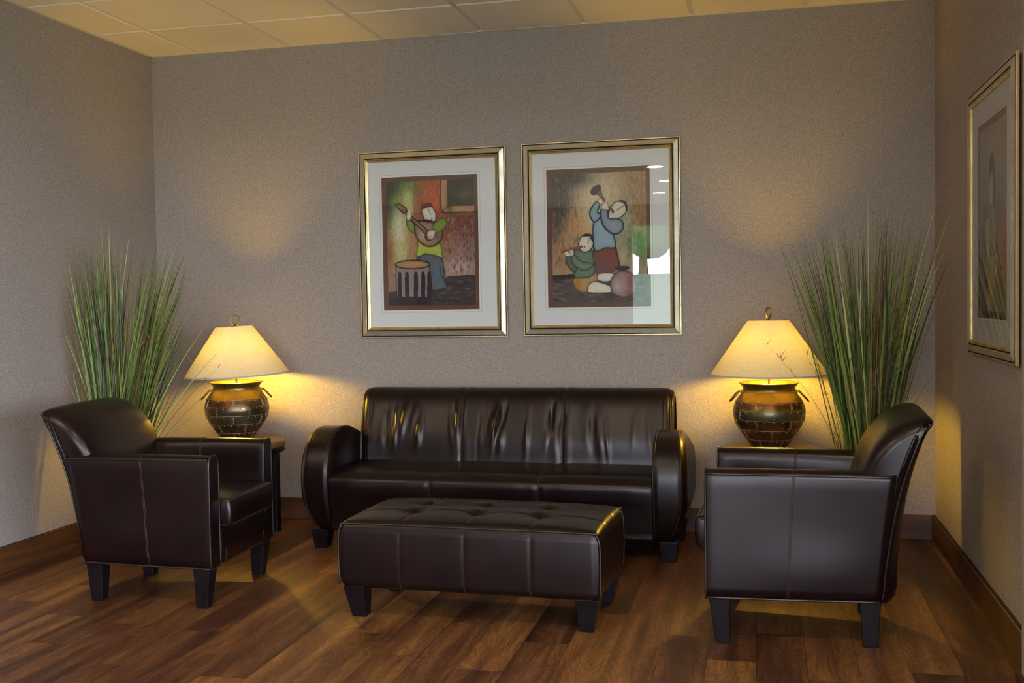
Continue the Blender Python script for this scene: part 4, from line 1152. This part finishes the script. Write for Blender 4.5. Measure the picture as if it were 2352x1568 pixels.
def painting_horn():
    C = Canvas(200, 276, [(112, 142), (1090, 96), (1106, 1460), (140, 1470)], 2)
    C.img[:] = (170, 146, 114); B = C.blob
    B((560, 380), (300, 300), (214, 200, 162), 1.0); B((520, 600), (200, 200), (206, 190, 146), .8); B((800, 240), (200, 120), (190, 176, 150), .6)
    B((980, 330), (160, 330), (150, 118, 82), 1.0); B((1040, 560), (110, 240), (146, 108, 70), .9); B((780, 360), (60, 120), (196, 160, 132), .6)
    B((160, 300), (170, 420), (62, 60, 66), 1.5); B((330, 180), (200, 90), (66, 62, 68), 1.1); B((180, 640), (90, 260), (92, 84, 78), .9)
    B((360, 640), (90, 200), (198, 150, 96), .8); B((440, 720), (110, 60), (206, 154, 110), .7); B((250, 980), (130, 200), (168, 124, 82), .9); B((300, 820), (80, 120), (184, 150, 106), .7)
    B((880, 620), (90, 240), (150, 168, 146), .9); B((960, 880), (110, 160), (110, 132, 100), .9); B((860, 980), (70, 90), (184, 172, 146), .7); B((1050, 900), (60, 200), (92, 122, 84), .8)
    for k in range(220): x, y = C.rg.uniform(110, 400), C.rg.uniform(130, 1100); B((x, y), (6, 20), (56, 52, 58) if C.rg.rand() > .5 else (150, 132, 114), .45)
    for k in range(160): x, y = C.rg.uniform(880, 1100), C.rg.uniform(120, 1000); B((x, y), (6, 22), (120, 84, 52) if C.rg.rand() > .5 else (196, 170, 132), .45)
    C.grain(28)
    C.poly([(80, 1190), (360, 1165), (600, 1170), (1140, 1180), (1140, 1500), (80, 1500)], (78, 70, 70), None, None, False)
    C.poly([(80, 1185), (360, 1168), (360, 1215), (80, 1240)], (34, 30, 34), None, None, False)
    for k in range(80): B((C.rg.uniform(110, 1100), C.rg.uniform(1230, 1460)), (34, 12), (128, 116, 106) if C.rg.rand() > .5 else (36, 32, 36), .6)
    # standing figure: skirt, shirt
    C.poly([(555, 920), (790, 895), (832, 1095), (760, 1160), (585, 1165)], (122, 66, 56), (86, 46, 46), None, False); B((640, 1110), (70, 60), (90, 80, 92), .7)
    C.line([(785, 895), (830, 1095)], (30, 34, 44), 2.0); C.line([(556, 800), (560, 960)], (34, 36, 44), 1.6)
    C.poly([(560, 640), (640, 560), (700, 640), (760, 760), (782, 890), (680, 900), (620, 925), (568, 915), (552, 780)], (150, 178, 196), (98, 128, 152), (36, 42, 56), True, 1.6)
    C.poly([(590, 418), (622, 445), (600, 530), (640, 560), (570, 632), (530, 590), (517, 530), (545, 470)], (152, 182, 198), (100, 132, 156), (36, 42, 56), True, 1.6)
    C.poly([(630, 510), (700, 505), (716, 590), (800, 595), (850, 625), (862, 690), (820, 745), (760, 755), (690, 710), (645, 640)], (144, 164, 184), (96, 104, 122), (34, 38, 52), True, 1.8)
    B((780, 670), (60, 50), (160, 156, 168), .6)
    # head
    C.poly([(712, 590), (722, 510), (760, 440), (820, 410), (870, 425), (898, 480), (890, 530), (830, 585), (770, 596)], (226, 220, 206), (186, 176, 160), (40, 40, 46), True, 1.2)
    C.poly([(800, 420), (840, 402), (885, 415), (906, 470), (900, 520), (884, 525), (880, 465), (850, 430)], (34, 32, 40), None, None)
    C.line([(796, 510), (862, 462)], (168, 130, 70), 1.8); C.poly([(716, 474), (730, 470), (768, 525), (756, 540)], (160, 140, 106), (96, 74, 50), (60, 48, 40), False)
    # hands and horn
    C.poly([(640, 500), (645, 440), (700, 430), (712, 480), (712, 505)], (228, 220, 204), None, (90, 80, 74), False, .8)
    C.poly([(622, 380), (650, 400), (650, 450), (625, 445), (600, 415)], (228, 220, 204), None, (90, 80, 74), False, .8)
    C.poly([(528, 330), (545, 352), (600, 345), (670, 420), (672, 400), (640, 340), (628, 270), (615, 248)], (132, 112, 72), (84, 66, 40), (44, 34, 28), False, 1.1)
    C.poly(C.ell((578, 296), (60, 34), -.72), (48, 38, 38), (30, 24, 26), (60, 44, 34))
    # seated figure
    C.poly([(590, 1180), (680, 1158), (775, 1172), (760, 1230), (680, 1252), (600, 1230)], (232, 228, 218), (196, 186, 172), (60, 54, 54))
    C.poly([(362, 1215), (560, 1150), (600, 1210), (592, 1250), (520, 1290), (500, 1350), (420, 1350), (370, 1300)], (186, 150, 96), (140, 100, 48), (60, 46, 40)); B((400, 1270), (40, 60), (170, 122, 36), .9)
    C.poly([(500, 1340), (505, 1290), (560, 1250), (640, 1262), (740, 1305), (740, 1360), (600, 1370), (510, 1362)], (234, 230, 220), (196, 188, 174), (60, 54, 54), True, 1.2)
    C.poly([(356, 935), (420, 920), (540, 925), (556, 1000), (578, 1100), (560, 1170), (500, 1208), (366, 1205), (366, 1120), (380, 1050)], (108, 132, 108), (62, 80, 66), (40, 50, 46), True, 1.3)
    C.poly([(272, 990), (325, 985), (345, 1050), (385, 1100), (365, 1150), (310, 1110), (280, 1050)], (92, 116, 94), (58, 72, 62), (40, 48, 44), True, 1.2)
    C.poly([(328, 1000), (360, 975), (440, 1040), (545, 1060), (545, 1095), (470, 1135), (390, 1105), (345, 1060)], (118, 142, 116), (72, 94, 78), (40, 52, 46), True, 1.2)
    C.poly(C.ell((480, 850), (76, 96), .25), (226, 222, 208), (180, 170, 154), (44, 40, 44), True, 1.2)
    C.poly([(435, 778), (480, 752), (530, 756), (562, 800), (558, 860), (535, 820), (510, 782)], (34, 32, 38), None, None)
    C.line([(520, 785), (500, 850)], (170, 158, 132), 2.2); C.poly(C.ell((467, 888), (8, 12)), (90, 90, 96))
    C.poly([(225, 940), (240, 950), (445, 892), (435, 880), (350, 900)], (178, 96, 56), (130, 66, 40), (90, 50, 36), False)
    C.poly([(250, 950), (285, 930), (330, 975), (318, 988), (270, 985)], (228, 220, 204), None, (80, 66, 60), False, .8); C.poly([(295, 930), (340, 910), (358, 965), (335, 985)], (228, 220, 204), None, (80, 66, 60), False, .8)
    for x in (236, 252, 268, 300, 314, 328): C.line([(x, 945), (x + 4, 905 - (x > 290) * 14)], (150, 90, 66), .9)
    # jar
    C.poly([(735, 1290), (745, 1220), (800, 1150), (880, 1140), (950, 1170), (995, 1260), (985, 1350), (920, 1405), (840, 1412), (760, 1370)], (160, 136, 136), (104, 60, 62), (50, 36, 40), True, 1.3)
    B((800, 1300), (50, 60), (186, 178, 176), .7); B((940, 1260), (40, 80), (128, 54, 62), .8); B((930, 1370), (40, 30), (138, 60, 60), .7)
    C.poly([(790, 1100), (850, 1092), (915, 1095), (918, 1120), (850, 1132), (792, 1122)], (40, 32, 38), None, (24, 20, 26))
    return C

def painting_figures():
    # seen very obliquely: robed pale figures, dark hair, a coral cloak
    C = Canvas(150, 210, [(0, 0), (600, 0), (600, 800), (0, 800)], 3)
    C.img[:] = (150, 142, 128); B = C.blob
    B((300, 150), (300, 160), (168, 160, 146), 1.0); B((100, 620), (160, 260), (104, 92, 92), 1.1); B((430, 420), (120, 120), (110, 100, 104), .9); B((420, 700), (200, 120), (120, 100, 84), .8)
    C.grain(26)
    C.poly([(470, 400), (560, 380), (620, 400), (620, 690), (500, 650), (460, 540)], (176, 100, 72), (140, 78, 56), None)
    C.poly([(120, 350), (180, 330), (210, 420), (200, 520), (110, 560), (80, 440)], (110, 102, 106), (80, 72, 78), (50, 46, 48))
    C.poly([(230, 160), (310, 120), (350, 170), (370, 300), (330, 380), (300, 260), (260, 250)], (66, 56, 56), None, (46, 40, 40))
    C.poly([(250, 230), (300, 200), (330, 280), (310, 360), (260, 360), (235, 290)], (206, 194, 172), (170, 156, 134), (90, 80, 74))
    C.poly([(150, 420), (230, 390), (250, 480), (220, 640), (180, 600)], (196, 182, 158), (150, 136, 116), (90, 80, 74))
    C.poly([(250, 360), (340, 340), (390, 430), (380, 560), (320, 600), (260, 560), (230, 460)], (178, 156, 124), (140, 118, 90), (80, 66, 58))
    C.poly([(230, 570), (330, 560), (360, 660), (300, 800), (190, 800), (200, 680)], (186, 158, 112), (150, 122, 80), (90, 70, 52))
    C.poly([(340, 560), (390, 545), (410, 580), (385, 680), (365, 620)], (212, 202, 184), (170, 156, 140), (80, 70, 64))
    C.line([(280, 340), (300, 500), (260, 620)], (70, 60, 58), 1.6, True); C.line([(350, 300), (400, 480), (380, 600)], (70, 60, 58), 1.4, True)
    return C

def make_picture(loc, rz, canvas, label, art_name, w=.918, h=1.120, brown=(.600, .800, -.013, .004)):
    root = empty('framed_picture', loc, rz, label, 'framed picture', 'gold framed pastel pictures')
    # moulding: profile (inset from the outer edge, height from the wall), mitred at the corners; +Y is into the wall
    prof = [(0, .004), (0, .013), (.0025, .016), (.0065, .016), (.0085, .012), (.0125, .0165), (.0350, .0230), (.0385, .0250), (.0405, .0235), (.0425, .0185), (.0465, .0215), (.0485, .0230), (.0515, .0215), (.0535, .0215), (.0560, .0200), (.0600, .0180), (.0635, .0160), (.0635, .006)]
    pm = [0, 0, 0, 2, 2, 1, 1, 0, 2, 2, 0, 0, 2, 0, 0, 0, 0]
    mb = MB(); c4 = [(-1, -1), (1, -1), (1, 1), (-1, 1)]
    for k in range(4):
        a, b_ = c4[k], c4[(k + 1) % 4]; v = []; f = []
        for (d, hh_) in prof:
            v.append((a[0] * (w / 2 - d), -hh_, a[1] * (h / 2 - d))); v.append((b_[0] * (w / 2 - d), -hh_, b_[1] * (h / 2 - d)))
        base_ = len(mb.v); mb.v += v
        for i in range(len(prof) - 1):
            mb.f.append((base_ + 2 * i, base_ + 2 * i + 1, base_ + 2 * i + 3, base_ + 2 * i + 2)); mb.m.append(pm[i])
    fr = fix_normals(mb.build('frame', [M['gold'], M['champ'], M['groove']], root))
    MB().box(-w / 2 + .01, w / 2 - .01, -.004, -.0005, -h / 2 + .01, h / 2 - .01).build('backing_board', M['brownmat'], root)
    iw, ih = w / 2 - .060, h / 2 - .060; bw, bh, ox, oz = brown
    yb = -.0085
    mb = MB()     # white mat with a real opening
    x0, x1, z0, z1 = ox - bw / 2, ox + bw / 2, oz - bh / 2, oz + bh / 2
    for (a0, a1, c0, c1) in ((-iw, x0, -ih, ih), (x1, iw, -ih, ih), (x0, x1, -ih, z0), (x0, x1, z1, ih)): mb.box(a0, a1, yb, yb + .002, c0, c1, 0)
    def ringbox(e, t, y, m):
        for (a0, a1, c0, c1) in ((x0 - e, x0 - e + t, z0 - e, z1 + e), (x1 + e - t, x1 + e, z0 - e, z1 + e), (x0 - e, x1 + e, z0 - e, z0 - e + t), (x0 - e, x1 + e, z1 + e - t, z1 + e)): mb.box(a0, a1, y, y + .0004, c0, c1, m)
    ringbox(.0045, .0050, yb - .0004, 1); ringbox(.0135, .0014, yb - .0003, 2)
    mb.build('mat', [M['mat'], M['matcut'], M['matline']], root)
    MB().box(x0 - .002, x1 + .002, -.0063, -.0045, z0 - .002, z1 + .002).build('inner_mat', M['brownmat'], root)
    art = canvas.mesh(art_name, bw - .054, bh - .058, root, -.0068); art.location = (ox + .003, 0, oz)
    MB().box(-iw, iw, -.0130, -.0120, -ih, ih).build('glass_pane', M['glass'], root)
    return root
make_picture((1.842, -.004, 1.683), 0, painting_mandolin(), 'gold framed pastel of a mandolin player beside a drum, over the sofa', 'artwork')
make_picture((2.855, -.004, 1.686), 0, painting_horn(), 'gold framed pastel of a horn player and a seated flute player, over the sofa', 'artwork')
make_picture((W - .006, -1.545, 1.631), math.radians(-90), painting_figures(), 'gold framed pastel of robed figures on the right wall', 'artwork', brown=(.56, .80, .0, .0))
